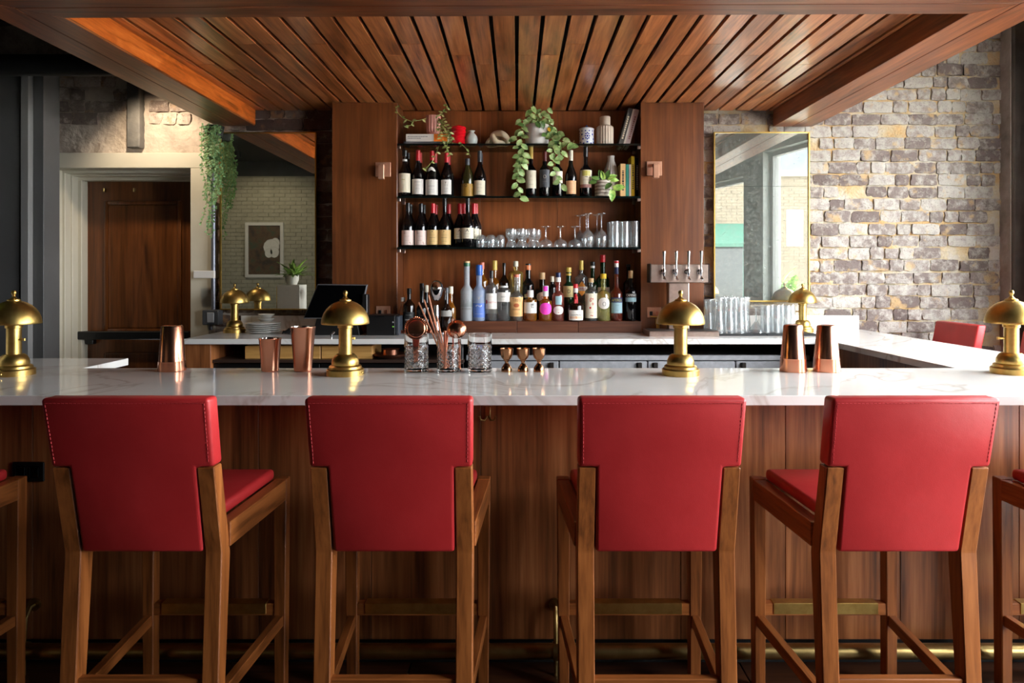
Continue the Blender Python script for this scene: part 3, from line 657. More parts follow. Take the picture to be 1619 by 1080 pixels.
lp = make_lamp('brass dome table lamp nearest the charcoal column')
lp.location = (X(22, 2.79), 2.79, ZT); lp.rotation_euler = (0, 0, R(-12))
dup(lp, (X(546, 2.79), 2.79, ZT), R(60), 'brass dome table lamp in front of the order screen')
dup(lp, (X(1076, 2.79), 2.79, ZT), R(75), 'brass dome table lamp in front of the beer tap column')
dup(lp, (X(1599, 2.83), 2.83, ZT), R(172), 'brass dome table lamp at the brick wall end of the front counter')
Yl = 4.90
dup(lp, (X(371, 4.83), 4.83, ZT), R(120), 'brass dome lamp on the back counter beside the white plates')
dup(lp, (X(1269, 4.88), 4.88, ZT), R(160), 'brass dome lamp on the back counter beside the upturned glasses')
# ------------------------------------------------------------------ COPPER SHAKERS
def tin(name, label, px, Y, rb, rt, h, inverted, band=0, group='copper shakers'):
    t = thing(name, label, 'shaker', (X(px, Y), Y, ZT), 0, group)
    th = .0012
    if inverted:
        lat('cup', copper, [(rb, band), (rb-.001, band+.004), (rt+.003, h-.006), (rt, h-.001), (rt-.004, h), (rt-.006, h-.002), (0, h-.002)], t, 40)
        if band: lat('lower_cup', copper, [(rb-.004, 0), (rb+.0035, .001), (rb+.0040, .004), (rb+.0012, band-.003), (rb+.0016, band+.0015), (rb-.001, band+.002)], t, 40)
    else:
        lat('cup', copper, [(0, .002), (rb-.004, 0), (rb, .004), (rb+.0005, .012), (rt-.001, h-.008), (rt+.001, h-.004), (rt+.001, h)], t, 40)
        lat('lining', silver_in, [(rt+.001, h), (rt-th, h-.001), (rb-th, .006), (0, .005)], t, 40)
    return t
tin('shaker_stack', 'upturned copper shaker alone in front of the dark door', 272, 2.91, .0525, .040, .193, True, .04)
tin('shaker_tin', 'shorter open copper shaker tin in front of the bamboo boards', 427, 2.90, .036, .046, .140, False)
tin('shaker_tin', 'taller open copper shaker tin beside the order screen lamp', 479, 2.90, .037, .0515, .189, False)
tin('shaker_stack', 'upturned copper shaker stack nearer the beer taps', 1254, 2.89, .051, .036, .198, True, .055)
tin('shaker_stack', 'upturned copper shaker stack nearer the brick wall', 1307, 2.89, .051, .036, .196, True, .055)
# ------------------------------------------------------------------ JIGGERS
for px, lab in ((801, 'bronze bell jigger nearest the cut glass jars'), (827, 'middle bronze bell jigger of the row of three'), (852, 'bronze bell jigger farthest from the cut glass jars')):
    t = thing('jigger', lab, 'jigger', (X(px, 2.88), 2.88, ZT), 0, 'bronze jiggers')
    lat('cup', bronze, [(.0225, 0), (.023, .006), (.021, .018), (.014, .028), (.0075, .036), (.0075, .041), (.013, .05), (.022, .06), (.027, .075), (.0285, .098), (.0275, .098), (.026, .076), (.02, .062), (.0, .055)], t, 28)
# ------------------------------------------------------------------ CUT GLASS MIXING JARS
def jar(px, lab):
    t = thing('mixing_glass', lab, 'glass', (X(px, 2.87), 2.87, ZT), 0, 'cut glass mixing jars')
    bm = BM(); n = 64; ro, hh = .051, .162; rows = 44; G = []
    for j in range(rows+1):
        z = hh*j/rows; ring = []
        for i in range(n):
            a = 2*math.pi*i/n; r = ro
            if .10*hh < z < .62*hh:
                p = (i/5.333+z/.017) % 1; q = (i/5.333-z/.017) % 1; r -= .0036*(1-min(abs(p-.5), abs(q-.5))*2)
            elif .62*hh < z < .645*hh: r -= .0012
            if j == 0: r -= .003
            ring.append(bm.verts.new((r*math.cos(a), r*math.sin(a), z)))
        G.append(ring)
    prof = [(ro-.001, hh+.001), (ro-.0035, hh), (ro-.0045, .02), (ro-.010, .014), (.0, .013)]
    for (r, z) in prof: G.append([bm.verts.new((r*math.cos(2*math.pi*i/n), r*math.sin(2*math.pi*i/n), z)) for i in range(n)] if r > 0 else [bm.verts.new((0, 0, z))])
    for A, B in zip(G, G[1:]):
        for i in range(n):
            q = [A[i], A[(i+1) % n]]+([B[0]] if len(B) == 1 else [B[(i+1) % n], B[i]]); bm.faces.new(q)
    bm.faces.new(G[0][::-1])
    obj('glass', bm, gl_cut, t, 20)
jar(658.5, 'cut glass mixing jar holding a copper strainer'); jar(710, 'cut glass mixing jar holding copper straws and bar tools'); jar(758.5, 'empty cut glass mixing jar beside the jiggers')
# tools
j1x, j2x = X(658.5, 2.87), X(710, 2.87)
t = thing('hawthorne_strainer', 'round copper cocktail strainer resting in the first cut glass jar', 'strainer', (j1x+.002, 2.85, ZT+.172))
bm = BM(); 
lathe(bm, [(0, 0), (.030, 0), (.031, .002), (.037, .002), (.038, .0), (.046, .0), (.047, .002), (.045, .005), (.038, .004), (.035, .007), (.031, .006), (.0, .004)], 36)
o = obj('plate', bm, copper, t, 30); o.rotation_euler = (R(82), 0, 0); o.location = (0, 0, .012)
bm = BM()
for k in range(26):
    a = R(-30+k*240/25); tube(bm, [(.043*math.cos(a), -.004, .012+.043*math.sin(a)), (.050*math.cos(a), -.002, .012+.050*math.sin(a))], .0018, 5)
obj('spring', bm, copper, t, 40)
bm = BM(); bx(bm, -.064, -.044, -.004, .002, -.008, .006, .002); bx(bm, .044, .062, -.004, .002, -.008, .006, .002); obj('tab', bm, copper, t)
bm = BM(); prism(bm, [(-.008, -.13), (.006, -.13), (.014, -.03), (.024, -.01), (-.024, -.01), (-.016, -.03)], lambda u, v, w: (u+.002*v, w+.01*v, v), -.002, .002, .0008, 1); obj('handle', bm, copper, t)
for k, (a, b) in enumerate((((662, 478), (697, 560)), ((670, 474), (700, 562)), ((677, 467), (700, 565)), ((680, 482), (702, 565)), ((690, 500), (704, 566)))):
    t = tub('copper_straw', copper_s, [(X(a[0], 2.86), 2.86+k*.004, Z(a[1], 2.86)), (X(b[0], 2.87), 2.88, Z(b[1], 2.87)), (X(b[0]+6, 2.87), 2.88, ZT+.016)], .0034, None, 8)
    tag(t, ['lowest leaning copper straw of the fan in the middle cut glass jar', 'second leaning copper straw of the fan in the middle jar', 'tallest copper straw of the fan in the middle jar', 'copper straw just right of the tallest one in the middle jar', 'shortest and most upright copper straw in the middle jar'][k], 'straw', 'copper straws in the middle jar')
t = thing('bar_tongs', 'flat copper ice tongs standing upright in the middle cut glass jar', 'tongs', (X(706, 2.85), 2.855, ZT+.015))
bm = BM(); tube(bm, [(-.006, -.012, 0), (-.005, -.015, .16)], .006, 10); tube(bm, [(-.0045, -.014, 0), (.002, -.018, .155)], .003, 6); obj('arm', bm, copper_s, t, 40)
bm = BM(); prism(bm, [(-.019, 0), (-.009, 0), (.002, .14), (-.006, .146)], lambda u, v, w: (u+.006, w-.012, v), -.003, .003, .001, 1); obj('arm', bm, copper, t)
t = thing('julep_scoop', 'copper julep strainer with a wide bowl standing in the middle cut glass jar', 'strainer', (X(721, 2.86), 2.86, ZT+.015))
bm = BM(); 
for j in range(7): pass
lathe(bm, [(.041, 0), (.039, .008), (.032, .018), (.018, .026), (0, .029), (0, .027), (.017, .0245), (.031, .0165), (.0375, .007), (.0405, 0)], 30)
o = obj('bowl', bm, copper, t, 40); o.rotation_euler = (R(68), R(10), 0); o.location = (.002, .006, .165)
bm = BM(); tube(bm, [(-.012, -.006, 0), (-.012, -.006, .12), (-.016, -.004, .205), (-.010, -.002, .214), (-.004, -.004, .204)], .0028, 6); tube(bm, [(.012, -.006, 0), (.010, -.006, .125)], .0024, 6); tube(bm, [(.018, -.004, .0), (.016, -.006, .125)], .0024, 6); obj('handle', bm, copper, t, 40)
# ------------------------------------------------------------------ BOTTLES
def patch(name, m, r, z0, z1, half, parent, a_c=-90, wave=None):
    """a paper label: patch of a cylinder; wave = top outline function of u in [-1,1]"""
    bm = BM(); n = 14; A, B, D, E = [], [], [], []
    for i in range(n+1):
        u = -1+2*i/n; a = R(a_c)+R(half)*u; lo, hi = (z0, z1) if wave is None else wave(u)
        for L, rr, z in ((A, r, lo), (B, r, hi), (D, r-.0009, hi), (E, r-.0009, lo)): L.append(bm.verts.new((rr*math.cos(a), rr*math.sin(a), z)))
    for P, Q in ((A, B), (B, D), (E, A)):
        for i in range(n): bm.faces.new((P[i], P[i+1], Q[i+1], Q[i]))
    return obj(name, bm, m, parent, 40)
def oval(z0, z1): return lambda u: ((z0+z1)/2-(z1-z0)/2*math.sqrt(max(0, 1-u*u)), (z0+z1)/2+(z1-z0)/2*math.sqrt(max(0, 1-u*u)))
def print_on(parent, m, r, lines, a_c=-90, slant=0):
    """lettering curved round the bottle; lines of (text, size, z, x-offset)"""
    bm = BM()
    for ln in lines:
        s, size, z = ln[:3]; dx = ln[3] if len(ln) > 3 else 0
        if s == '-':                                     # an illegible line of fine print
            f0 = lambda x, y: (r*math.cos(R(a_c)+x/r), r*math.sin(R(a_c)+x/r), z+y)
            x = -size+dx
            while x < size+dx:
                w = random.uniform(.0012, .0032); q = [bm.verts.new(f0(a, b)) for a, b in ((x, -.0006), (x+w, -.0006), (x+w, .0006), (x, .0006))]; bm.faces.new(q); x += w+.0009
            continue
        letter(bm, s, size, lambda x, y: (r*math.cos(R(a_c)+(x+dx)/r), r*math.sin(R(a_c)+(x+dx)/r), z+y+slant*x), .82)
    return obj('lettering', bm, m, parent, fix=False)
def body_prof(Rb, H, hs, sl, rn, caph, sq=False):
    p = [(0, .004), (Rb*.55, .003), (Rb*.93, 0), (Rb, .005), (Rb, hs)]
    for i in range(1, 8):
        u = i/7; p.append((rn+(Rb-rn)*(.5+.5*math.cos(math.pi*u)) if not sq else rn+(Rb-rn)*math.sqrt(max(0, 1-u*u)), hs+sl*u))
    p += [(rn, H-caph+.004), (rn*.98, H-.004), (0, H-.004)]
    return p
def bottle(label, px, Y, z0, Rb, H, hs, sl, rn, glass, cap, caph, labels=(), group=None, capr=1.12, sq=False, name='wine_bottle', rz=0, facets=28):
    t = thing(name, label, 'bottle', (X(px, Y), Y, z0+.0005), rz, group)
    lat('glass', glass, body_prof(Rb, H, hs, sl, rn, caph, sq), t, facets)
    lat('capsule' if caph > .03 else 'cap', caps[cap], [(rn*capr, H-caph), (rn*capr*1.01, H-caph+.003), (rn*capr, H-.002), (rn*capr*.9, H), (0, H)], t, 20)
    for L in labels:
        o = patch('label', papers[L[0]], Rb+.0012, L[1], L[2], L[3] if len(L) > 3 else 68, t, wave=(oval(L[1], L[2]) if len(L) > 5 and L[5] == 'oval' else None))
        if len(L) > 4 and L[4]: print_on(o, papers[L[6] if len(L) > 6 else 'dark'], Rb+.0018, L[4])
    return t
def band(t, m, r, z0, z1): return lat('neck_band', m, [(r, z0), (r, z1)], t, 20)
fine = lambda z, w=.018: ('-', w, z)
YA, YBk = 4.885, 4.985
def hgt(top, Y, z0): return Z(top, Y)-z0
BG, BX_ = (.098, .09), (.20, .04)                      # burgundy and bordeaux shoulders
def wine(lab, px, top, glass, cap, caph, labels, shape='b', Rb=.042, sh=S2, Y=YA, grp=None, back=True, capr=1.12):
    Hh = hgt(top, Y, sh)
    hs, sl = (.145, .11) if shape == 'b' else (.19, .05)
    t = bottle(lab, px, Y, sh, Rb, Hh, hs, sl, .0145, glass, cap, caph, labels, grp, capr)
    if back:
        d = t.copy(); C.objects.link(d)
        for ch in t.children:
            if ch.name.startswith('label'): continue
            c = ch.copy(); C.objects.link(c); c.parent = d
        d.location = (X(px, Y)+random.uniform(-.004, .012), YBk, sh+.0005); d['label'] = lab.split(' with')[0].split(' bearing')[0]+' twin standing directly behind the '+back
        if grp: d['group'] = grp
    return t
bot = []
gA = 'wine bottles on the middle glass shelf'
t = wine('dark wine bottle bearing a cream label with a green sprig beside the left pilaster', 640, 238, gl_wine, 'black', .045, [('cream', .032, .168, 66, [('~', .05, .125, -.004), fine(.085, .010), fine(.055, .02)], None, 'lime')], 'b', .046, grp=gA, back='green-sprig bottle')
band(t, caps['white'], .0178, .258, .272)
wine('dark wine bottle with red capsule bearing a plain white label next to the green-sprig bottle', 661, 238, gl_wine, 'red', .075, [('white', .02, .128, 66, [fine(.108, .022), fine(.1055, .022), fine(.085, .014), fine(.06, .016)])], 'b', .043, grp=gA, back='first red-capsuled bottle')
t = wine('broad dark wine bottle bearing a white label and a white crescent neck label', 683, 239, gl_wine, 'red', .07, [('white', .015, .124, 68, [('*', .02, .11), fine(.078, .024), fine(.0765, .024), fine(.05, .02), fine(.035, .022)])], 'b', .046, grp=gA, back='crescent-necked bottle')
patch('neck_label', papers['white'], .0375, 0, 0, 62, t, wave=lambda u: (.192-.05*u*u, .214-.045*u*u))
wine('dark wine bottle bearing a white label with a small black bird', 706, 242, gl_wine, 'red', .07, [('white', .02, .123, 60, [('v', .03, .105, -.002), fine(.085, .012), fine(.06, .016), fine(.04, .012)])], 'b', .041, grp=gA, back='bird label bottle')
t = wine('olive sparkling wine bottle bearing a dull gold label', 739, 251, gl_olive, 'grey', .08, [('goldl', .004, .095, 80, [('o', .05, .085, -.008)])], 'b', .043, grp=gA, back=False, capr=1.25)
wine('dark wine bottle with grey capsule bearing an ivory label', 758.5, 239, gl_wine, 'grey', .08, [('cream', .015, .118, 62, [fine(.09, .016), fine(.065, .02), fine(.04, .012)])], 'b', .043, grp=gA, back='grey-capsuled bottle')
wine('bordeaux bottle with gold capsule bearing a cream label behind the trailing vine', 839.5, 233, gl_wine, 'gold', .085, [('cream', .062, .19, 68, [('i', .024, .15), fine(.12, .012), fine(.09, .014)])], 'x', .039, grp=gA, back=False)
wine('bordeaux bottle with maroon capsule bearing a slate grey label', 861, 240, gl_wine, 'maroon', .07, [('dgrey', .07, .195, 68, [('o', .06, .15), fine(.11, .018)], None, 'grey')], 'x', .038, grp=gA, back=False)
wine('bordeaux bottle with bright red capsule bearing a cream label half hidden by vine leaves', 881.5, 238, gl_wine, 'red', .06, [('cream', .10, .185, 66, [fine(.17, .02), fine(.155, .016), fine(.13, .016)])], 'x', .038, grp=gA, back=False)
wine('burgundy bottle with cream capsule bearing a peach label', 902.5, 238, gl_wine, 'cream', .075, [('peach', .022, .116, 58, [fine(.10, .02), fine(.085, .02), fine(.07, .02), fine(.055, .02), fine(.04, .02)], None, 'cream')], 'b', .041, grp=gA, back='peach label bottle')
t = wine('bordeaux bottle bearing a cream and lime label with a mauve foot', 926, 233, gl_wine, 'black', .07, [('cream', .075, .192, 70, [('~', .05, .145), fine(.125, .024), fine(.118, .024)], None, 'dark'), ('lime', .15, .188, 40)], 'x', .043, grp=gA, back=False)
patch('label', papers['mauve'], .0445, .066, .09, 70, t)
gB = 'wine bottles on the lowest glass shelf'
rosy = [('pinkish', .018, .122, 70, [('%', .028, .105, -.02), fine(.08, .014), fine(.05, .016), ('%', .026, .03, .024)], None, 'mauve')]
wine('black wine bottle bearing a pinkish label, nearest the left pilaster on the lowest shelf', 645, 321, gl_wine, 'black', .06, rosy, 'b', .045, S3, grp=gB, back='first pinkish label bottle')
wine('black wine bottle bearing a pinkish label, second from the left pilaster on the lowest shelf', 665.5, 322, gl_wine, 'black', .06, rosy, 'b', .043, S3, grp=gB, back='second pinkish label bottle')
tan_ = [('tan', .02, .125, 72, [('\u2022', .03, .112), fine(.088, .02), fine(.072, .022), fine(.07, .022), fine(.045, .016)])]
wine('wine bottle with red capsule bearing a tan label', 684.5, 322, gl_wine, 'red', .07, tan_, 'b', .043, S3, grp=gB, back='red-capsuled tan label bottle')
wine('tall wine bottle with black neck bearing a tan label', 703, 313, gl_wine, 'black', .06, tan_, 'b', .047, S3, grp=gB, back=False)
for px, Y, lab in ((709.5, 4.97, 'unlabelled looking red-capsuled wine bottle behind the tall tan label bottle'),):
    wine(lab, px, 323, gl_wine, 'red', .07, [], 'b', .042, S3, Y, gB, False)
crm = [('cream', .062, .138, 66, [('\u25b2', .03, .118), fine(.095, .024), fine(.078, .012)])]
wine('red-capsuled wine bottle bearing a cream label at the left of the tight cluster', 727, 322, gl_wine, 'red', .075, crm, 'b', .042, S3, 4.90, gB, False)
wine('foremost black-topped wine bottle of the tight cluster bearing a cream label', 739.5, 313, gl_wine, 'black', .05, crm, 'b', .046, S3, 4.86, gB, False)
for px, Y, lab in ((733.5, 4.985, 'red-capsuled wine bottle hidden at the back of the tight cluster'), (749, 4.935, 'red-capsuled wine bottle right behind the foremost cluster bottle'), (752.5, 5.02, 'red-capsuled wine bottle at the back end of the tight cluster beside the tumblers')):
    wine(lab, px, 322, gl_wine, 'red', .075, crm, 'b', .042, S3, Y, gB, False)
# ---- spirits on the plinth
gC = 'spirit bottles on the wooden plinth'
def sp(lab, px, top, wpx, sh, sl, npx, glass, cap, caph, labels=(), Y=4.85, z0=None, **kw):
    z0 = ZR if z0 is None else z0; k = Y/F
    return bottle(lab, px, Y, z0, wpx/2*k, hgt(top, Y, z0), (508-sh)*k if z0 == ZR else sh, sl, npx/2*k, glass, cap, caph, labels, gC, name='spirit_bottle', **kw)
KF, KB = 4.85/F, 4.98/F
t = sp('frosted white vodka bottle printed with grey-green trees', 738, 413, 20, 462, .05, 9, gl_frost, 'cork', .02, [], capr=1.1)
bm = BM(); r_ = 10*KF+.0012
for k in range(16):
    a = R(-90-60+k*8); hh = random.uniform(.02, .075); zz = .10
    q = [(a-.025, zz), (a+.025, zz), (a+.012, zz+hh), (a-.012, zz+hh)]; bm.faces.new([bm.verts.new((r_*math.cos(u), r_*math.sin(u), v)) for u, v in q])
stuff(obj('tree_print', bm, papers['trees'], t)); band(t, caps['green'], 4.5*KF*1.15, .385, .41); print_on(t, papers['grey'], 4.5*KF+.001, [fine(.32, .008), fine(.30, .008)])
print_on(t, papers['grey'], 10*KF+.0012, [('BELVEDERE', .018, .085)])
t = sp('frosted blue vodka bottle printed with white geese', 757.5, 419, 20, 462, .05, 9, gl_frostb, 'blue', .075, [('blue', .025, .125, 70, [('~', .10, .11), fine(.05, .028)], None, 'white')], capr=1.15)
print_on(t, papers['white'], 10*KF+.0012, [('v', .05, .165, .0), ('v', .03, .178, .016)])
t = sp('tall rear bottle with copper stopper behind the blue vodka bottle', 762, 415, 20, 448, .05, 7, gl_amber, 'copper', .05, [('white', .08, .16)], Y=4.98)
t = sp('clear vodka bottle bearing a white label with a dark red block', 777, 428, 20, 456, .04, 6, gl_spirit, 'black', .055, [('white', .085, .195, 62, [('Ketel One', .021, .132, .003), fine(.17, .014), fine(.10, .02)], None, 'red')])
bm = BM(); rr = 10*KF+.0022; q = [(R(-90-52), .122), (R(-90-38), .122), (R(-90-38), .148), (R(-90-52), .148)]; bm.faces.new([bm.verts.new((rr*math.cos(u), rr*math.sin(u), v)) for u, v in q]); obj('red_block', bm, papers['red'], t)
sp('rear bottle with pale gold capsule and amber contents', 782, 412, 20, 452, .05, 7, gl_amber, 'gold', .07, [('cream', .05, .15)], Y=4.98, capr=1.2)
t = sp('clear gin bottle bearing a white wrap label over a bare lower half', 796.5, 452, 21, 460, .022, 12, gl_spirit, 'white', .012, [('white', .135, .202, 78, [('N A V Y', .014, .17), fine(.15, .012)])])
sp('dark rear bottle with black stopper behind the gin bottle', 797, 416, 19, 452, .07, 5, gl_brown, 'black', .03, [], Y=4.98)
t = sp('clear vodka bottle bearing a tan label with a copper roundel', 816.5, 434, 21, 470, .045, 6, gl_spirit, 'copper', .02, [('kraft', .032, .168, 74, [("Tito's", .034, .148), ('Handmade', .016, .082), fine(.055, .026), fine(.045, .026)], None, 'maroon')], capr=1.5)
patch('roundel', papers['copper'], 10.5*KF+.002, .096, .122, 24, t, wave=oval(.096, .124))
t = sp('tall clear rear bottle of pale gold spirit with cork stopper', 815.5, 413, 24, 438, .035, 7, gl_gold, 'cream', .04, [], Y=4.98, sq=True)
t = sp('short square-shouldered whisky bottle bearing a white label with brushed characters', 838.5, 459, 21, 476, .012, 8, gl_amber, 'white', .05, [('white', .055, .132, 66, [('\u97ff', .035, .105, .015), fine(.075, .014, ), fine(.065, .010)])], sq=True, capr=1.25)
t = sp('dark rear vermouth bottle with red neck band and red star', 835, 417, 19, 455, .06, 8, gl_wine, 'black', .02, [('ecru', .16, .185, 40, [('*', .09, .165)], None, 'red')], Y=4.98)
band(t, caps['orange'], 4.6*KB, .36, .395)
t = sp('amber tequila bottle bearing a bright pink oval label', 862.5, 452, 21, 478, .022, 9, gl_amber, 'white', .075, [('magenta', .045, .128, 60, [('1530', .012, .088)], 'oval', 'mauve')], capr=1.05)
patch('neck_label', papers['magenta'], 4.8*KF*1.1+.001, .21, .245, 40, t)
t = sp('rear gin bottle with cork stopper and round cream label', 857, 431, 21, 462, .025, 9, gl_brown, 'cork', .05, [('cream', .13, .20, 55, [('o', .05, .165)], 'oval', 'mauve')], Y=4.98)
t = sp('clear bottle of pinkish spirit with navy cap and round white label', 882.5, 431, 19, 468, .035, 8, gl_pink, 'navy', .035, [('white', .045, .105, 55, [fine(.08, .016), ('\u25ac', .012, .06)], 'oval', 'red')], capr=1.05)
band(t, papers['white'], 4.2*KF, .275, .315); patch('neck_label', papers['pale_blue'], 9.5*KF+.001, .115, .175, 30, t)
sp('small dark rear bottle with white cork beside the navy-capped bottle', 873, 437, 16, 458, .03, 6, gl_wine, 'cream', .04, [], Y=4.98)
t = sp('green liqueur bottle bearing a cream label', 899, 423, 18, 455, .035, 8, gl_green, 'gold', .035, [('ecru', .165, .245, 72, [('D', .04, .205), fine(.18, .012)])], Y=4.94)
band(t, caps['gold'], 4.3*4.94/F, .32, .335)
t = sp('squat round liqueur bottle with red ribbon and bold white and red label', 910, 449, 27, 484, .04, 7, gl_brown, 'red', .03, [('white', .008, .078, 52, [('Grand Marnier', .017, .045)], None, 'dark'), ('peach', .018, .035, 44)], Y=4.83, sq=False)
band(t, papers['white'], 3.9*4.83/F, .20, .233)
bm = BM()
for dx, a in ((0, 0), (-.006, 12), (.007, -14)): tube(bm, [(dx*.3, -.019, .19), (dx, -.026, .15), (dx*1.8, -.045, .10)], [.006, .007, .004], 8)
bmesh.ops.create_uvsphere(bm, u_segments=10, v_segments=6, radius=.014, matrix=Matrix.Translation((0, -.026, .165)))
obj('ribbon', bm, caps['red'], t, 50)
t = sp('clear rear liqueur bottle bearing an orange diamond label', 919, 412, 20, 442, .035, 6, gl_spirit, 'gold', .07, [], Y=4.96, capr=1.15)
patch('label', papers['orange'], 10*KB+.0012, 0, 0, 52, t, wave=lambda u: (.225-.055*(1-abs(u)), .225+.055*(1-abs(u)))); o = patch('label', papers['white'], 10*KB+.0018, .21, .24, 60, t); print_on(o, papers['red'], 10*KB+.0024, [('VERMUT', .022, .225)])
t = sp('clear aperitif bottle bearing a tall cream label with red script', 934.5, 440, 20, 463, .045, 7, gl_spirit, 'cork', .03, [('cream', .02, .195, 68, [('~', .06, .16), ('%', .06, .13), ('\u2022', .07, .09, -.01), fine(.06, .02), ('~', .05, .04)], None, 'red')], capr=1.25)
t = sp('dark green rear bottle with black stopper and white neck ring', 937, 414, 19, 455, .05, 7, gl_green, 'black', .03, [], Y=4.98); band(t, caps['white'], 3.9*KB, .375, .392)
t = sp('pale yellow liqueur bottle with bright yellow cork and round white label', 954, 433, 21, 466, .035, 7, gl_yel, 'yellow', .035, [('white', .085, .165, 56, [('o', .07, .125), fine(.10, .014)], 'oval', 'grey')], capr=1.35)
t = sp('dark green rear bottle with tall red capsule', 953, 403, 21, 446, .05, 8, gl_green, 'red', .055, [('cream', .15, .235, 72, [fine(.21, .028), fine(.18, .028)], None, 'mauve')], Y=4.98)
t = sp('aperitif bottle with red cap bearing a navy banner over a white label', 974.5, 413, 19, 466, .055, 6.5, gl_redl, 'red', .015, [('pale_blue', .055, .13, 62, [fine(.11, .012), fine(.075, .012)]), ('navy', .128, .165, 66, [('APEROL', .028, .146)], None, 'lime')], capr=1.2)
band(t, caps['white'], 3.4*KF, .38, .425); band(t, caps['navy'], 3.6*KF, .33, .378)
t = sp('dark aperitif bottle with cork stopper and pale blue label in the shadowed corner', 997, 428, 18, 462, .04, 6.5, gl_wine, 'cork', .055, [('pale_blue', .135, .165, 70), ('dark', .165, .195, 70, [('CAMPARI', .024, .18)], None, 'white')], capr=1.1)
sp('slim dark rear bottle in the shadowed corner by the right pilaster', 993.5, 418, 16, 452, .04, 6, gl_brown, 'grey', .02, [], Y=4.99)
# ---- low bottles standing on the counter left of the plinth
gD = 'low bottles on the back counter'
ZC0 = ZT
def lowb(lab, px, top, Rb, glass, cap, caph, labels=(), Y=4.74, hs=.17, sl=.05, rn=.014, **kw):
    return bottle(lab, px, Y, ZC0, Rb, hgt(top, Y, ZC0), hs, sl, rn, glass, cap, caph, labels, gD, name='spirit_bottle', **kw)
lowb('square dark whiskey bottle bearing a black label beside the receipt printer', 647, 456, .041, gl_brown, 'black', .04, [('black', .05, .15, 70, [fine(.13, .02), ('-', .024, .10), ('-', .024, .098), ('-', .024, .094), fine(.07, .02)], None, 'white')], hs=.19)
lowb('dark bottle with black screw cap behind the copper straws', 667, 448, .038, gl_wine, 'black', .05)
lowb('slim bottle with pale capsule tucked behind the black screw cap bottle', 674, 451, .03, gl_wine, 'cream', .05, Y=4.78)
lowb('dark bottle with pale neck label behind the julep strainer', 706, 455, .040, gl_brown, 'grey', .035, [('grey', .12, .16, 70)], hs=.16)
lowb('cork-topped rear bottle behind the julep strainer', 713, 453, .034, gl_amber, 'cream', .05, Y=4.78)
lowb('small clear bottle squeezed between the printer and the whiskey bottle', 637, 470, .024, gl_spirit, 'white', .03, Y=4.78, hs=.15)
# ---- chrome juicer
t = thing('juicer_press', 'chrome domed citrus juicer press behind the copper straws', 'juicer', (X(690, 4.66), 4.66, ZT))
lat('base', chrome, [(0, 0), (.07, 0), (.07, .012), (.05, .02), (.022, .03), (.020, .06), (.017, .20), (0, .20)], t, 28)
z0 = Z(474, 4.66)-ZT
lat('dome', chrome, [(0, z0-.01), (.012, z0-.008), (.022, z0), (.040, z0+.035), (.0475, z0+.07), (.049, z0+.082)]+[(.047*math.cos(R(a)), z0+.084+.05*math.sin(R(a))) for a in (5, 25, 45, 65, 82)]+[(0, z0+.135)], t, 32)
lat('dome_ring', chrome, [(.047, z0+.076), (.0505, z0+.078), (.0505, z0+.085), (.047, z0+.087)], t, 32)
tub('handle', chrome, [(.05, 0, z0+.08), (.06, -.01, z0+.07), (.06, -.02, z0+.0)], .006, t)
# ------------------------------------------------------------------ TOP SHELF OBJECTS
Yt = 4.90
def on(sh, name, label, cat, px, Y=Yt, rz=0, group=None): return thing(name, label, cat, (X(px, Y), Y, sh+.0005), rz, group)
def ribbed(bm, prof, n, amp, ribs, z_lo=0, z_hi=9):
    G = []
    for (r, z) in prof:
        G.append([bm.verts.new(((r-(amp*abs(math.sin(ribs*math.pi*i/n)) if z_lo < z < z_hi and r > .01 else 0))*math.cos(2*math.pi*i/n), (r-(amp*abs(math.sin(ribs*math.pi*i/n)) if z_lo < z < z_hi and r > .01 else 0))*math.sin(2*math.pi*i/n), z)) for i in range(n)])
    for A, B in zip(G, G[1:]):
        for i in range(n): bm.faces.new((A[i], A[(i+1) % n], B[(i+1) % n], B[i]))
    bm.faces.new(G[0][::-1]); bm.faces.new(G[-1])
kt = Yt/F
bk = on(S1, 'book', 'thin dark grey book lying flat under the white and orange book', 'book', 674)
x0 = X(642, Yt)-X(674, Yt); x1 = X(706, Yt)-X(674, Yt)
def flatbook(bk, x0, x1, z0, z1, cover, d=.09):
    box('pages', papers['cream'], x0+.004, x1-.002, -d+.005, d-.003, z0+.0025, z1-.0025, bk)
    bm = BM(); bx(bm, x0, x1, -d, -d+.0035, z0, z1, .0012); bx(bm, x0, x1, -d+.0035, d, z0, z0+.0022); bx(bm, x0, x1, -d+.0035, d, z1-.0022, z1); return obj('cover', bm, cover, bk)
flatbook(bk, x0, x1, 0, .017, plain('book_grey', (80, 80, 84)))
b2 = thing('book', 'white cookbook with orange spine end lying under the pink plant pot', 'book', (X(677, Yt), Yt, S1+.018))
x0, x1 = X(645, Yt)-X(677, Yt), X(710, Yt)-X(677, Yt); xm = X(688.5, Yt)-X(677, Yt)
flatbook(b2, x0, x1, 0, .052, papers['white'])
box('spine_block', plain('book_orange', (232, 120, 30)), xm, x1+.0005, -.0912, -.0895, -.0003, .0523, b2)
bm = BM()
for zz, n_ in ((.034, 12), (.022, 8)):
    x = x0+.012
    for k in range(n_): w = random.uniform(.005, .012); bx(bm, x, x+w, -.0906, -.0899, zz-.002, zz+.002); x += w+.003
stuff(obj('lettering', bm, papers['dgrey'], b2))
pp = thing('plant_pot', 'pink ribbed pot with a trailing small-leaved vine standing on the white and orange book', 'plant', (X(685, Yt), Yt, S1+.071))
hh = Z(184, Yt)-S1-.071; rp = 15*kt*.78
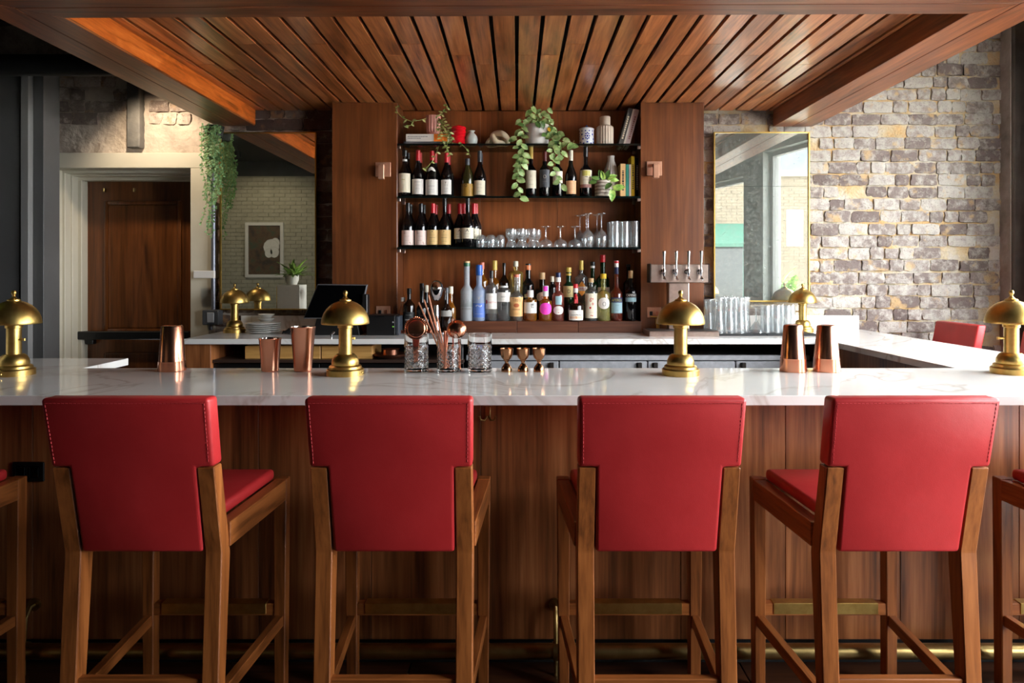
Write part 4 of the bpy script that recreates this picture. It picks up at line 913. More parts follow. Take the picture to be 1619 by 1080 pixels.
bm = BM(); ribbed(bm, [(rp*.80, 0), (rp*.80, .022), (rp*.94, .028), (rp, hh*.6), (rp, hh), (rp*.9, hh), (rp*.88, hh-.012)], 90, .005, 15, .024, hh-.004); obj('pot', bm, plain('pink_ceramic', (206, 142, 128), .5), pp, 30)
lat('soil', plain('soil', (40, 28, 20), .9), [(0, hh-.012), (rp*.87, hh-.012)], pp, 16)
rw = on(S1, 'ringed_vase', 'glossy red ringed vase beside the trailing vine', 'vase', 725)
pr = [(0, 0), (.046, 0)]
for k in range(5): pr += [(.046+.003*k/4, .010+k*.027), (.052+.003*k/4, .018+k*.027), (.049+.003*k/4, .028+k*.027)]
pr += [(.040, .142), (.018, .143), (.012, .150), (0, .150)]
lat('body', mat('red_glaze', (200, 16, 28), .2), pr, rw, 36)
vs_ = on(S1, 'bud_vase', 'small white porcelain bud vase', 'vase', 745.5)
lat('body', mat('celadon', (190, 194, 188), .25), [(0, 0), (.03, 0), (.040, .022), (.045, .046), (.040, .07), (.026, .088), (.018, .096), (.018, .102), (.026, .110), (.024, .110), (.014, .1), (0, .1)], vs_, 36)
kn = on(S1, 'knot_sculpture', 'pale stone knot sculpture of two interlocked rings', 'sculpture', 788)
stone = noisy('pale_stone', (204, 184, 152), (220, 204, 176), 8, .6, .05)
for (cx_, cz_, rx, rz_, ry, a0) in ((.012, .062, .056, .036, -28, 0), (-.022, .036, .056, .034, 24, 0)):
    bm = BM(); n = 28; rg = []
    pts = []
    for k in range(n+1):
        a = 2*math.pi*k/n; x = rx*math.cos(a); z = rz_*math.sin(a); y = .022*math.sin(2*a+(.5 if cx_ < 0 else 2.2))
        q = Matrix.Rotation(R(-ry), 3, 'Y') @ Vector((x, y+(.018 if cx_ < 0 else -.018), z)); pts.append((q.x+cx_, q.y, max(.018, q.z+cz_-.012)))
    tube(bm, pts[:-1]+[pts[0]], .021, 12); obj('ring', bm, stone, kn, 60)
wp_ = on(S1, 'plant_pot', 'white round pot with a lush heart-leaved trailing plant in the middle of the top shelf', 'plant', 849, 4.885)
kp = 4.885/F; hh = Z(198.5, 4.885)-S1; rq = 19*kp
lat('pot', mat('white_ridged_ceramic', (216, 214, 208), .4), [(0, 0), (rq*.84, 0), (rq*.93, .008), (rq*.97, .03), (rq*.975, .034), (rq*.97, .038), (rq*.99, .06), (rq*.995, .064), (rq*.99, .068), (rq, .1), (rq, hh-.004), (rq*.97, hh), (rq*.92, hh), (rq*.9, hh-.015), (0, hh-.015)], wp_, 40)
jr = on(S1, 'ginger_jar', 'small blue and white lidded porcelain jar', 'jar', 927.5)
hj = Z(204, Yt)-S1; rj = 11.5*kt
lat('body', mat('white_porcelain', (226, 228, 232), .15), [(0, 0), (rj*.85, 0), (rj*.97, .008), (rj, .03), (rj, hj*.8), (rj*.97, hj-.008), (0, hj-.008)], jr, 36)
lid = lat('lid', mat('white_porcelain_lid', (222, 226, 232), .15), [(rj*1.05, hj-.010), (rj*1.05, hj-.002), (rj*.8, hj+.006), (rj*.2, hj+.012), (0, hj+.012)], jr, 36)
lat('knob', caps['blue'], [(.004, hj+.011), (.008, hj+.018), (.006, hj+.025), (0, hj+.027)], lid, 16)
blue_ink = plain('cobalt_ink', (40, 56, 150), .25)
bm = BM()
def dab(a, z, ra, rz__, n=8):
    V = [bm.verts.new(((rj+.0008)*math.cos(R(a)+ra*math.cos(2*math.pi*k/n)), (rj+.0008)*math.sin(R(a)+ra*math.cos(2*math.pi*k/n)), z+rz__*math.sin(2*math.pi*k/n))) for k in range(n)]; bm.faces.new(V)
for a in range(0, 360, 90):
    for k in range(8): dab(a+16*math.cos(k*math.pi/4), hj*.52+.021*math.sin(k*math.pi/4), .09, .006)
    dab(a, hj*.52, .12, .008)
for a in range(0, 360, 30): dab(a, .014+(.008 if a % 60 else 0), .13, .006); dab(a+15, hj*.82, .10, .005)
for a in range(45, 360, 90): dab(a, hj*.62, .12, .008); dab(a+10, hj*.36, .12, .007)
stuff(obj('painted_flowers', bm, blue_ink, jr))
rv = on(S1, 'ribbed_vase', 'beige ribbed vase with a smooth narrow neck', 'vase', 956.5)
hv = Z(185, Yt)-S1; rr1 = 13.5*kt; rr2 = 8.3*kt
bm = BM(); ribbed(bm, [(rr1*.9, 0), (rr1, .01), (rr1, hv*.6), (rr1*.97, hv*.645), (rr1*.8, hv*.68), (rr2*1.02, hv*.70), (rr2, hv*.73), (rr2, hv*.98), (rr2*.94, hv), (rr2*.8, hv), (rr2*.8, hv-.03)], 120, .0035, 20, .004, hv*.65)
obj('body', bm, plain('beige_ceramic', (188, 172, 156), .6), rv, 30)
def upright(sh, lab, pxa, pxb, top, cover, spine_text=None, lean=0, Y=4.875, ink='dark', depth=.15, name='book'):
    w = (pxb-pxa)*Y/F; h = hgt(top, Y, sh); t = thing(name, lab, 'book', (X(pxa, Y), Y, sh+.0008), 0, 'books on the glass shelves'); t.rotation_euler = (0, lean, 0)
    bm = BM(); bx(bm, 0, w, 0, .003, 0, h, .001); bx(bm, 0, .002, .003, depth, 0, h); bx(bm, w-.002, w, .003, depth, 0, h); obj('cover', bm, cover, t)
    box('pages', papers['cream'], .0022, w-.0022, .0032, depth-.004, .003, h-.003, t)
    if spine_text:
        bm = BM(); z = h*.2
        while z < h*.8: L = random.uniform(.006, .016); bx(bm, w*.32, w*.68, -.0006, .0004, z, z+L); z += L+.004
        stuff(obj('lettering', bm, papers[ink], t))
    return t
ln = R(15.5)
upright(S1, 'dark grey book leaning toward the right pilaster on the top shelf', 977, 984.5, 168, plain('book_charcoal', (62, 60, 58)), True, ln, 4.885, 'cream')
upright(S1, 'thin white book leaning against the dark grey book on the top shelf', 984.8, 987.6, 170, papers['white'], None, ln, 4.885)
upright(S1, 'pale pink book leaning nearest the right pilaster on the top shelf', 987.9, 995, 170, plain('book_pink', (206, 186, 186)), True, ln, 4.885, 'mauve')
upright(S2, 'tan paperback standing beside the tall ribbed bottle vase', 981, 989, 259, plain('book_tan', (214, 172, 118)), True, 0, 4.86)
upright(S2, 'teal green slim book', 989.5, 994.3, 260, plain('book_teal', (46, 140, 124)))
upright(S2, 'white slim book between the teal and yellow books', 994.7, 997.8, 260, papers['pinkish'])
upright(S2, 'tall yellow book on the middle shelf', 998.2, 1003.4, 247, plain('book_yellow', (222, 190, 30)), True)
upright(S2, 'black book with white marks against the right pilaster', 1004, 1011, 250, plain('book_black', (22, 20, 20)), True, 0, 4.90, 'grey')
tv = on(S2, 'bottle_vase', 'pale textured bottle vase behind the striped plant pot', 'vase', 966, 4.95)
hv = hgt(247, 4.95, S2); rb = 11*4.95/F
bm = BM(); ribbed(bm, [(rb*.92, 0), (rb, .02), (rb*1.02, hv*.55), (rb*.95, hv*.68), (rb*.7, hv*.8), (rb*.5, hv*.88), (rb*.47, hv*.95), (rb*.52, hv), (rb*.4, hv)], 72, .003, 18, .01, hv*.82); obj('body', bm, plain('grey_ceramic', (184, 176, 168), .5), tv, 30)
sp_ = on(S2, 'plant_pot', 'striped cream stoneware pot with a bright variegated plant', 'plant', 953.5, 4.86)
hp = hgt(286, 4.86, S2); rp2 = 13*4.86/F
strip = noisy('x', (1, 1, 1), (1, 1, 1), 1, .6, 0)
def striped():
    m = mat('striped_stoneware', (190, 178, 160), .6); t = NT(m); tc = t.n('ShaderNodeTexCoord'); sx = t.n('ShaderNodeSeparateXYZ'); t.l(tc.outputs['Object'], sx.inputs[0])
    n = t.n('ShaderNodeTexNoise', Scale=30.0); t.l(tc.outputs['Object'], n.inputs['Vector']); a = t.n('ShaderNodeMath', operation='MULTIPLY_ADD'); a.inputs[1].default_value = .012; t.l(n.outputs[0], a.inputs[0]); t.l(sx.outputs[2], a.inputs[2])
    m1 = t.n('ShaderNodeMath', operation='MULTIPLY'); m1.inputs[1].default_value = 260; t.l(a.outputs[0], m1.inputs[0]); s_ = t.n('ShaderNodeMath', operation='SINE'); t.l(m1.outputs[0], s_.inputs[0])
    r = ramp(t, [(.3, lin((206, 198, 184))), (.55, lin((132, 116, 100)))]); t.l(s_.outputs[0], r.inputs[0]); t.l(r.outputs[0], t.b.inputs['Base Color']); return m
lat('pot', striped(), [(0, 0), (rp2*.96, 0), (rp2, .006), (rp2, hp-.003), (rp2*.96, hp), (rp2*.88, hp), (rp2*.88, hp-.02), (0, hp-.02)], sp_, 36)
# ------------------------------------------------------------------ PLANTS
LEAF = {}
def leaf_mesh(kind, L, Wd, m, heart, k):
    key = (kind, k)
    if key not in LEAF:
        bm = BM(); add_leaf(bm, Matrix.Identity(4), L, Wd, random.uniform(.1, .5), heart, 5)
        me = bpy.data.meshes.new('leaf'); bm.to_mesh(me); bm.free(); me.polygons.foreach_set('use_smooth', [True]*len(me.polygons)); me.materials.append(m); LEAF[key] = me
    return LEAF[key]
def leaf_obj(parent, kind, p, dirv, m, L=.05, Wd=.036, heart=True, roll=None, sc=1):
    me = leaf_mesh(kind, L, Wd, m, heart, random.randrange(4)); o = bpy.data.objects.new('leaf', me); C.objects.link(o); o.parent = parent
    x = Vector(dirv).normalized(); up = Vector((random.uniform(-.3, .3), -1, random.uniform(-.1, .6))); y = up.cross(x).normalized(); z = x.cross(y)
    o.matrix_local = Matrix.Translation(Vector(p)-parent.location) @ Matrix((x, y, z)).transposed().to_4x4() @ Matrix.Scale(sc, 4)
    return o
def path3(px, Ys):
    n = len(px); return [Vector((X(a, Ys[0]+(Ys[1]-Ys[0])*min(1, i/max(1, n-1)*2)), Ys[0]+(Ys[1]-Ys[0])*min(1, i/max(1, n-1)*2), Z(b, Ys[0]+(Ys[1]-Ys[0])*min(1, i/max(1, n-1)*2)))) for i, (a, b) in enumerate(px)]
def along(pts, step):
    out = []; acc = 0; nxt = step*.6
    for a, b in zip(pts, pts[1:]):
        L = (b-a).length
        while nxt <= acc+L: out.append((a.lerp(b, (nxt-acc)/L), (b-a).normalized())); nxt += step
        acc += L
    return out
def vine(parent, px, Ys, m, kind, L, Wd, step, heart=True, rad=.0022):
    pts = path3(px, Ys); tub('vine', stem, [p-parent.location for p in pts], rad, parent, 5)
    for i, (p, d) in enumerate(along(pts, step)):
        sd = 1 if i % 2 else -1
        dv = Vector((sd*random.uniform(.5, 1.1), random.uniform(-.5, .1), random.uniform(-1.0, -.1)))
        leaf_obj(parent, kind, p+Vector((0, -.004, 0)), dv, m, L, Wd, heart, sc=random.uniform(.75, 1.15))
Yv = (4.86, 4.775)
for v in ([(838, 198), (824, 203), (816, 218), (820, 238), (824, 256), (820, 272), (817, 290), (822, 304), (824, 318)],
          [(838, 199), (828, 206), (824, 222), (827, 240), (826, 258), (822, 270)],
          [(862, 199), (873, 206), (883, 218), (886, 232), (890, 246), (888, 254)],
          [(862, 198), (878, 206), (892, 222), (903, 232), (908, 222)],
          [(864, 202), (871, 214), (877, 236), (874, 262), (880, 280), (892, 298)],
          [(864, 200), (872, 210), (876, 228), (870, 246)]):
    vine(wp_, v, Yv, leafm, 'heart', .054, .040, .034)
for v in ([(845, 200), (838, 182), (843, 164)], [(850, 200), (858, 182), (868, 170)], [(846, 200), (832, 190), (822, 190)], [(852, 198), (866, 188), (876, 192)], [(849, 200), (850, 184), (856, 172)]):
    vine(wp_, v, (4.885, 4.86), leafm, 'heartd', .052, .038, .026)
for px, py in ((828, 198), (872, 200), (848, 193), (857, 192), (884, 226), (818, 232), (880, 210), (863, 212)):
    leaf_obj(wp_, 'dark', Vector((X(px, 4.80), 4.80, Z(py, 4.80))), (random.uniform(-1, 1), -.4, random.uniform(-1, .2)), leafd, .05, .036)
leaf_obj(wp_, 'yellow', Vector((X(867, 4.79), 4.79, Z(202, 4.79))), (.4, -.4, -1), plain('yellowing_leaf', (228, 176, 40), .5), .03, .022)
def small_vine(parent, px, Ys, m, L, Wd, step):
    pts = path3(px, Ys); tub('vine', stem, [p-parent.location for p in pts], .0018, parent, 5); bm = BM()
    for i, (p, d) in enumerate(along(pts, step)):
        x = Vector(((1 if i % 2 else -1)*random.uniform(.4, 1), random.uniform(-.5, .2), random.uniform(-1, .6))).normalized(); up = Vector((0, -1, .3)); y = up.cross(x).normalized(); z = x.cross(y)
        add_leaf(bm, Matrix.Translation(p-parent.location) @ Matrix((x, y, z)).transposed().to_4x4(), L*random.uniform(.7, 1.2), Wd, .3, False, 4)
    return bm
bm_all = []
for v in ([(686, 184), (698, 182), (704, 172), (708, 166)], [(680, 185), (664, 190), (650, 192), (636, 186), (627, 176), (625, 168)], [(655, 190), (650, 198), (642, 200), (637, 199)], [(690, 186), (698, 196), (704, 208), (708, 222), (706, 236)],
          [(692, 186), (702, 192), (709, 206), (716, 222)], [(696, 200), (700, 216), (692, 236), (686, 252), (676, 264), (668, 266)], [(706, 214), (716, 226), (730, 228), (738, 236), (744, 248)], [(690, 184), (694, 200), (696, 214), (702, 228), (712, 246)]):
    b = small_vine(pp, v, (4.88, 4.785), leafb, .030, .015, .0165 if v[0][0] > 660 and v[-1][0] < 720 and v[-1][0] > 680 else .04)
    bm_all.append(b)
base = bm_all[0]
for b in bm_all[1:]:
    me = bpy.data.meshes.new('t'); b.to_mesh(me); b.free(); base.from_mesh(me); bpy.data.meshes.remove(me)
stuff(obj('foliage', base, noisy('hoya_leaf', (92, 112, 44), (190, 186, 124), 22, .4, 0), pp, fix=False))
for px, py, dx, dz in ((948, 284, -.8, .4), (945, 285, -1, -.3), (952, 282, -.4, .9), (958, 282, .3, 1), (962, 282, .8, .4), (964, 284, 1, .0), (960, 283, .9, .7), (955, 284, -.2, .6)):
    leaf_obj(sp_, 'pothos', Vector((X(px, 4.83), 4.83, Z(py, 4.83))), (dx, -.3, dz), leafb if dx > -.3 else leafd, .062, .036, True)
pts = [Vector((X(a, 4.80), 4.79, Z(b, 4.80))) for a, b in ((958, 284), (966, 288), (969, 296), (972, 300))]; tub('vine', stem, [p-sp_.location for p in pts], .0022, sp_, 5)
leaf_obj(sp_, 'pothos2', Vector((X(970, 4.78), 4.78, Z(298, 4.78))), (1, -.2, .2), leafb, .082, .052); leaf_obj(sp_, 'pothos2', Vector((X(968, 4.78), 4.78, Z(300, 4.78))), (.0, -.2, -1), leafb, .082, .050); leaf_obj(sp_, 'pothos3', Vector((X(966, 4.78), 4.78, Z(290, 4.78))), (-.7, -.2, -.6), leafd, .06, .04)
# trailing plant by the left mirror
tp = thing('trailing_plant', 'dense trailing green plant hanging beside the left mirror', 'plant', (X(340, 4.98), 4.98, 2.50))
lat('pot', blackm, [(0, -.02), (.05, -.02), (.065, .06), (.06, .06), (0, .05)], tp, 16)
bm = BM(); bs = BM()
for k in range(26):
    a = random.uniform(0, 6.28); r = random.uniform(.02, .10); top = Vector((.0+r*.8*math.cos(a), r*.5*math.sin(a)-.05, .05)); L = random.uniform(.25, .82) if math.cos(a) < .2 else random.uniform(.2, .62)
    n = 7; pts = [Vector((0, 0, .06))]+[top+Vector((random.uniform(-.010, .010)-.02*math.sin(j), random.uniform(-.01, .01), -L*j/n)) for j in range(n+1)]
    pts = [Vector((p.x, min(p.y, .03), p.z)) for p in pts]
    tube(bs, pts, .0015, 4)
    for i, (p, d) in enumerate(along(pts, .0115)):
        x = Vector((random.uniform(-1, 1), random.uniform(-1, .2), random.uniform(-.8, .5))).normalized(); up = Vector((.1, -1, .4)); y = up.cross(x).normalized(); z = x.cross(y)
        add_leaf(bm, Matrix.Translation(p) @ Matrix((x, y, z)).transposed().to_4x4(), random.uniform(.016, .027), .016, .2, False, 2)
stuff(obj('foliage', bm, leaft, tp, fix=False)); stuff(obj('stems', bs, stem, tp))
# ------------------------------------------------------------------ GLASSES ON THE LOWEST SHELF
def shell(name, prof, th, lab, cat, grp, n=28):
    """thin drinking glass from its outer profile, built upside down where the photo shows it so"""
    t = thing(name, lab, cat, (0, 0, 0), 0, grp)
    lat('glass', gl_clear, prof, t, n, smooth=50); return t
def scatter(root, places, z, labs=None):
    for i, (px, Y) in enumerate(places):
        lab = (labs[i] if labs else root['label'])
        if i == 0: root.location = (X(px, Y), Y, z+.0008); root['label'] = lab
        else: dup(root, (X(px, Y), Y, z+.0008), random.uniform(0, 6), lab)
stemless = shell('stemless_glass', [(.028, 0), (.033, .03), (.034, .05), (.030, .075), (.020, .09), (0, .092), (0, .086), (.018, .084), (.028, .072), (.032, .05), (.031, .03), (.0265, 0)], .002, 'x', 'glass', 'upturned stemless glasses')
scatter(stemless, [(760, 4.87), (776, 4.87), (791, 4.87), (764, 4.98), (779, 4.98)], S3, ['upturned stemless glass beside the wine cluster', 'middle upturned stemless glass in the front row of three', 'upturned stemless glass next to the waisted glasses', 'rear upturned stemless glass near the wine cluster', 'rear upturned stemless glass near the waisted glasses'])
waist = shell('waisted_glass', [(.034, 0), (.032, .02), (.021, .045), (.020, .056), (.026, .066), (.035, .078), (.036, .11), (.033, .134), (.028, .136), (0, .137), (0, .128), (.03, .126), (.033, .108), (.031, .08), (.016, .058), (.017, .045), (.029, .02), (.032, 0)], .002, 'x', 'glass', 'waisted cocktail glasses')
scatter(waist, [(807, 4.87), (823.5, 4.87), (840.5, 4.87), (811, 4.98), (828, 4.98), (848, 4.98)], S3, ['waisted footed glass next to the stemless glasses', 'middle waisted footed glass of the front row', 'waisted footed glass next to the coupes', 'rear waisted glass next to the stemless glasses', 'middle rear waisted glass', 'rear waisted glass next to the coupes'])
coupe = shell('coupe_glass', [(.046, 0), (.0495, .014), (.048, .03), (.036, .048), (.014, .058), (.006, .064), (.0045, .075), (.0045, .125), (.008, .140), (.034, .149), (.034, .151), (.0, .150)], .002, 'x', 'glass', 'upturned coupe glasses')
scatter(coupe, [(863, 4.87), (886, 4.87), (909, 4.87)], S3, ['upturned coupe glass next to the waisted glasses', 'middle one of three upturned coupe glasses', 'upturned coupe glass next to the tall wine glasses'])
wineg = shell('wine_glass', [(.030, 0), (.036, .03), (.040, .06), (.038, .085), (.026, .11), (.012, .122), (.005, .13), (.004, .145), (.004, .22), (.008, .233), (.035, .241), (.035, .2435), (0, .243)], .002, 'x', 'glass', 'upturned tall wine glasses')
scatter(wineg, [(930, 4.87), (951, 4.87), (927, 4.97), (944, 4.98), (917, 5.03)], S3, ['front upturned tall wine glass next to the coupes', 'front upturned tall wine glass next to the highballs', 'second-row upturned wine glass next to the coupes', 'second-row upturned wine glass next to the highballs', 'rearmost upturned tall wine glass'])
high = shell('highball_glass', [(.031, 0), (.032, .006), (.034, .185), (.033, .186), (.030, .012), (0, .01)], .002, 'x', 'glass', 'highball glasses on the lowest shelf')
scatter(high, [(972, 4.86), (987.5, 4.86), (1003, 4.86), (967, 4.94), (983, 4.94), (998, 4.95)], S3, ['front highball glass next to the tall wine glasses', 'middle front highball glass', 'front highball glass against the right pilaster', 'rear highball glass next to the tall wine glasses', 'middle rear highball glass', 'rear highball glass against the right pilaster'])
# ------------------------------------------------------------------ BACK COUNTER, RIGHT: taps, mats, glasses
tt = thing('beer_tower', 'brushed steel T-shaped beer tower with four tap handles', 'beer tap', (X(1072, 4.66), 4.66, ZT))
Yb = 4.66; kb = Yb/F
zb0, zb1 = Z(447, Yb)-ZT, Z(418, Yb)-ZT
box('column', steel_w, -16*kb, 16*kb, -.03, .05, .0378, zb0, tt, .004, 2)
box('head', steel_w, -45*kb, 45*kb, -.055, .045, zb0, zb1, tt, .004, 2); box('head_cap', mat('dark_end', (60, 50, 46), .4, .5), -47*kb, -45*kb, -.06, .05, zb0, zb1+.004, tt, .002); box('head_cap', bpy.data.materials['dark_end'], 45*kb, 46*kb, -.06, .05, zb0, zb1+.004, tt, .002)
for px in (1045.5, 1064.5, 1083.5, 1103):
    x = (px-1072)*kb; zf = zb0+.075
    f = lat('faucet', chrome, [(0, -.05), (.006, -.05), (.007, -.02), (.010, -.012), (.012, 0), (.011, .012), (.006, .02), (.006, .03), (0, .03)], tt, 16, (x, -.085, zf)); 
    bm = BM(); tube(bm, [(x, -.055, zf), (x, -.085, zf)], .009, 12); tube(bm, [(x, -.058, zf), (x, -.055, zf)], .019, 16); tube(bm, [(x, -.085, zf-.03), (x+.004, -.115, zf-.055)], .006, 8); obj('spout', bm, chrome, f, 40)
    lat('tap_handle', chrome, [(0, 0), (.006, 0), (.007, .02), (.011, .095), (.0115, .105), (.009, .11), (0, .11)], tt, 16, (x, -.085, zf+.03))
o = thing('drip_tray', 'steel drip tray under the beer tower', 'tray', (X(1076, 4.60), 4.60, ZT)); w = 54*4.6/F
box('tray', steel_w, -w, w, -.105, .13, 0, .035, o, .003); box('grille', noisy('dark_grille', (70, 66, 64), (96, 92, 90), 60, .4, 0, metal=.8), -w+.012, w-.012, -.09, .12, .034, .0375, o, .001)
for i, (px0, px1, lab) in enumerate(((1132, 1206, 'black rubber bar mat under the tapered glasses'), (1207, 1286, 'black rubber bar mat under the straight glasses and lamp'))):
    o = box('bar_mat', blackm, X(px0, 4.62), X(px1, 4.62), 4.55, 4.93, ZT, ZT+.012, None, .002); tag(o, lab, 'mat')
zm = ZT+.0125
pils = shell('pilsner_glass', [(.034, 0), (.0335, .06), (.028, .11), (.0255, .16), (.029, .215), (.030, .232), (.0285, .238), (0, .238), (0, .23), (.027, .23), (.0235, .16), (.026, .11), (.0315, .06), (.032, 0)], .002, 'x', 'glass', 'upturned tapered beer glasses')
pl_ = [(1136+i*16.2+(6 if r % 2 else 0)+r*1.5, 4.60+r*.070) for r in range(5) for i in range(3)]
RW = ['front row', 'second row', 'third row', 'fourth row', 'rear row']
scatter(pils, pl_, zm, [['nearest', 'middle', 'farthest'][i]+' tapered beer glass from the beer tower in the '+RW[r]+' of the upturned cluster' for r in range(5) for i in range(3)])
pils0 = [dup(pils, (X(1120+i*2, 4.66+i*.075), 4.66+i*.075, ZT+.001), 0, ['front', 'middle', 'rear'][i]+' upturned tapered beer glass standing off the mat on bare counter', 'upturned tapered beer glasses beside the tower') for i in range(3)]
tulip = shell('martini_glass', [(.055, 0), (.050, .012), (.020, .055), (.006, .075), (.0045, .085), (.0045, .16), (.010, .172), (.036, .180), (.036, .183), (0, .182)], .002, 'x', 'glass', 'upturned martini glasses on the mat')
scatter(tulip, [(1195, 4.66), (1196, 4.775), (1200, 4.89)], zm, [w+' upturned martini glass between the tapered and straight glasses' for w in ('front', 'middle', 'rear')])
hb = shell('straight_glass', [(.032, 0), (.033, .10), (.0325, .18), (.030, .186), (0, .186), (0, .178), (.029, .178), (.0305, .1), (.030, 0)], .002, 'x', 'glass', 'upturned straight glasses on the mat')
hbi = [(r, i) for r in range(4) for i in range(3 if r > 1 else 3)]
hbp = [(1210+i*16.2+(r % 2)*6+r*.6, 4.63+r*.072) for r, i in hbi]
scatter(hb, hbp, zm, [['farthest', 'middle', 'nearest'][i]+' upturned straight glass from the back counter lamp in the '+RW[r] for r, i in hbi])
# outlets and sconces
def sconce(px, py, lab):
    Y = YP; t = thing('wall_sconce', lab, 'sconce', (X(px, Y), Y, Z(py, Y))); k = Y/F
    box('backplate', copper_w, -12*k, 12*k, -.012, 0, -11*k, 11.5*k, t, .002); box('arm', copper_w, -3*k, 3*k, -.05, -.011, 2*k, 7*k, t, .002); box('light_bar', copper_w, -4.5*k, 4.5*k, -.085, -.05, -17*k, 4*k, t, .003)
copper_w = noisy('pale_copper', (196, 146, 118), (206, 158, 132), 10, .35, .02, metal=.6)
sconce(606, 268.5, 'square pale copper wall light on the left pilaster'); sconce(1034, 267, 'square pale copper wall light on the right pilaster')
for px, py, lab in ((606, 492, 'pale copper outlet plate above the receipt printer'), (1034, 494, 'pale copper outlet plate behind the right-hand brass lamp')):
    t = thing('outlet_plate', lab, 'outlet', (X(px, YP), YP, Z(py, YP)))
    box('plate', copper_w, -.05, .05, -.007, 0, -.036, .036, t, .002)
    for s in (-.022, .022): box('socket', black if s < 0 else copper_s, s-.010, s+.010, -.014, -.006, -.02, .008, t, .002)
# brass bell-like fitting under right outlet
t = thing('brass_spigot', 'small brass water spigot at the foot of the right pilaster', 'spigot', (X(1040, 4.79), 4.79, ZT))
bm = BM(); tube(bm, [(0, 0, 0), (0, 0, .06)], .012, 12); tube(bm, [(0, -.0, .06), (0, -.0, .10)], .016, 12); tube(bm, [(-.05, .0, .115), (.045, 0, .105)], .006, 10); obj('body', bm, brass, t, 40)
# ------------------------------------------------------------------ BACK COUNTER, LEFT: screen, printer, plates
Ym = 4.58
pos = thing('order_screen', 'black touch screen order terminal tilted on its stand', 'monitor', (X(532, Ym), Ym, ZT))
k = Ym/F
def tilt(u, v, w): return (u*k, w+(v-476)*-.0009-.0, Z(434+(v-434), Ym)-ZT)
bm = BM(); prism(bm, [(-50, 503.5), (-31, 449), (48.5, 450), (38, 503.5)], tilt, -.012, .014, .004, 2); obj('housing', bm, mat('silver_bezel', (120, 120, 124), .3, .6), pos)
bm = BM(); prism(bm, [(-48, 501.8), (-30, 450.8), (46.3, 451.8), (36, 501.8)], tilt, -.0135, -.011); obj('screen', bm, screen, pos)
bm = BM(); prism(bm, [(-40, 533), (-32, 500), (30, 500), (36, 533)], lambda u, v, w: (u*k, w, Z(v, Ym)-ZT if v < 530 else 0), .02, .12, .006); obj('stand', bm, black, pos)
bm = BM(); bx(bm, 42*k, 50*k, -.03, .05, Z(500, Ym)-ZT, Z(465, Ym)-ZT, .004); bx(bm, 43*k, 45*k, -.034, -.03, Z(498, Ym)-ZT, Z(480, Ym)-ZT); obj('card_reader', bm, black, pos)
prn = thing('receipt_printer', 'black cube receipt printer beside the order screen', 'printer', (X(604, 4.6), 4.6, ZT)); k = 4.6/F
box('body', black, -24*k, 22*k, -.02, .16, 0, Z(498, 4.6)-ZT, prn, .006, 2); box('side_panel', mat('printer_grey', (52, 56, 64), .4), 22.2*k, 28*k, -.016, .16, .002, Z(500, 4.6)-ZT, prn, .006, 2)
box('paper_slot', screen, -20*k, 4*k, -.0215, -.019, .125, .129, prn); box('button', mat('green_led', (120, 200, 60), .4), 17*k, 19.5*k, -.023, -.019, .055, .064, prn, .001); box('button', lgrey, 17*k, 19.5*k, -.023, -.019, .085, .094, prn, .001)
def plates(px, Y, n, r, h, name, lab, grp, z0=ZT):
    root = None
    for i in range(n):
        names = ['lowest', 'second lowest', 'middle', 'second topmost', 'topmost'] if n == 5 else ['lowest', 'second lowest', 'second topmost', 'topmost']
        if root is None:
            root = thing(name, names[i]+lab, name, (X(px, Y), Y, z0+.0005), 0, grp)
            lat('dish', white, [(0, 0), (r*.55, 0), (r*.62, .003), (r, h*.9), (r, h*.9+.003), (r*.6, .008), (0, .007)], root, 40)
        else: dup(root, (X(px, Y), Y, z0+.0005+i*h*1.02), 0, names[i]+lab)
plates(416, 4.80, 5, .117, .0135, 'plate', ' white plate of the stack beside the back counter lamp', 'stacked white plates')
plates(421, 4.97, 4, .058, .030, 'bowl', ' small white bowl of the stack behind the plates', 'stacked white bowls')
bm = BM(); n = 14; G = []
for j in range(8):
    G.append([bm.verts.new((X(449, 4.7)+.165*i/n, 4.66+.16*j/7, ZT+.004+.034*abs(noise.noise((i*.45, j*.5, 2)))+.03*math.sin(math.pi*i/n)*math.sin(math.pi*j/7))) for i in range(n+1)])
for j in range(7):
    for i in range(n): bm.faces.new((G[j][i], G[j][i+1], G[j+1][i+1], G[j+1][i]))
o = obj('bar_towel', bm, mat('black_cloth', (16, 15, 16), .9), None, 60); sm = o.modifiers.new('s', 'SOLIDIFY'); sm.thickness = .005; tag(o, 'crumpled black bar towel lying between the plates and order screen', 'towel')
o = thing('bottle_pourer', 'small chrome pourer lying at the front of the back counter', 'pourer', (X(524, 4.38), 4.38, ZT))
bm = BM(); tube(bm, [(0, 0, .0), (0, 0, .025), (.012, -.002, .035), (.02, -.004, .045)], [.006, .006, .008, .006], 10); obj('spout', bm, chrome, o, 40)
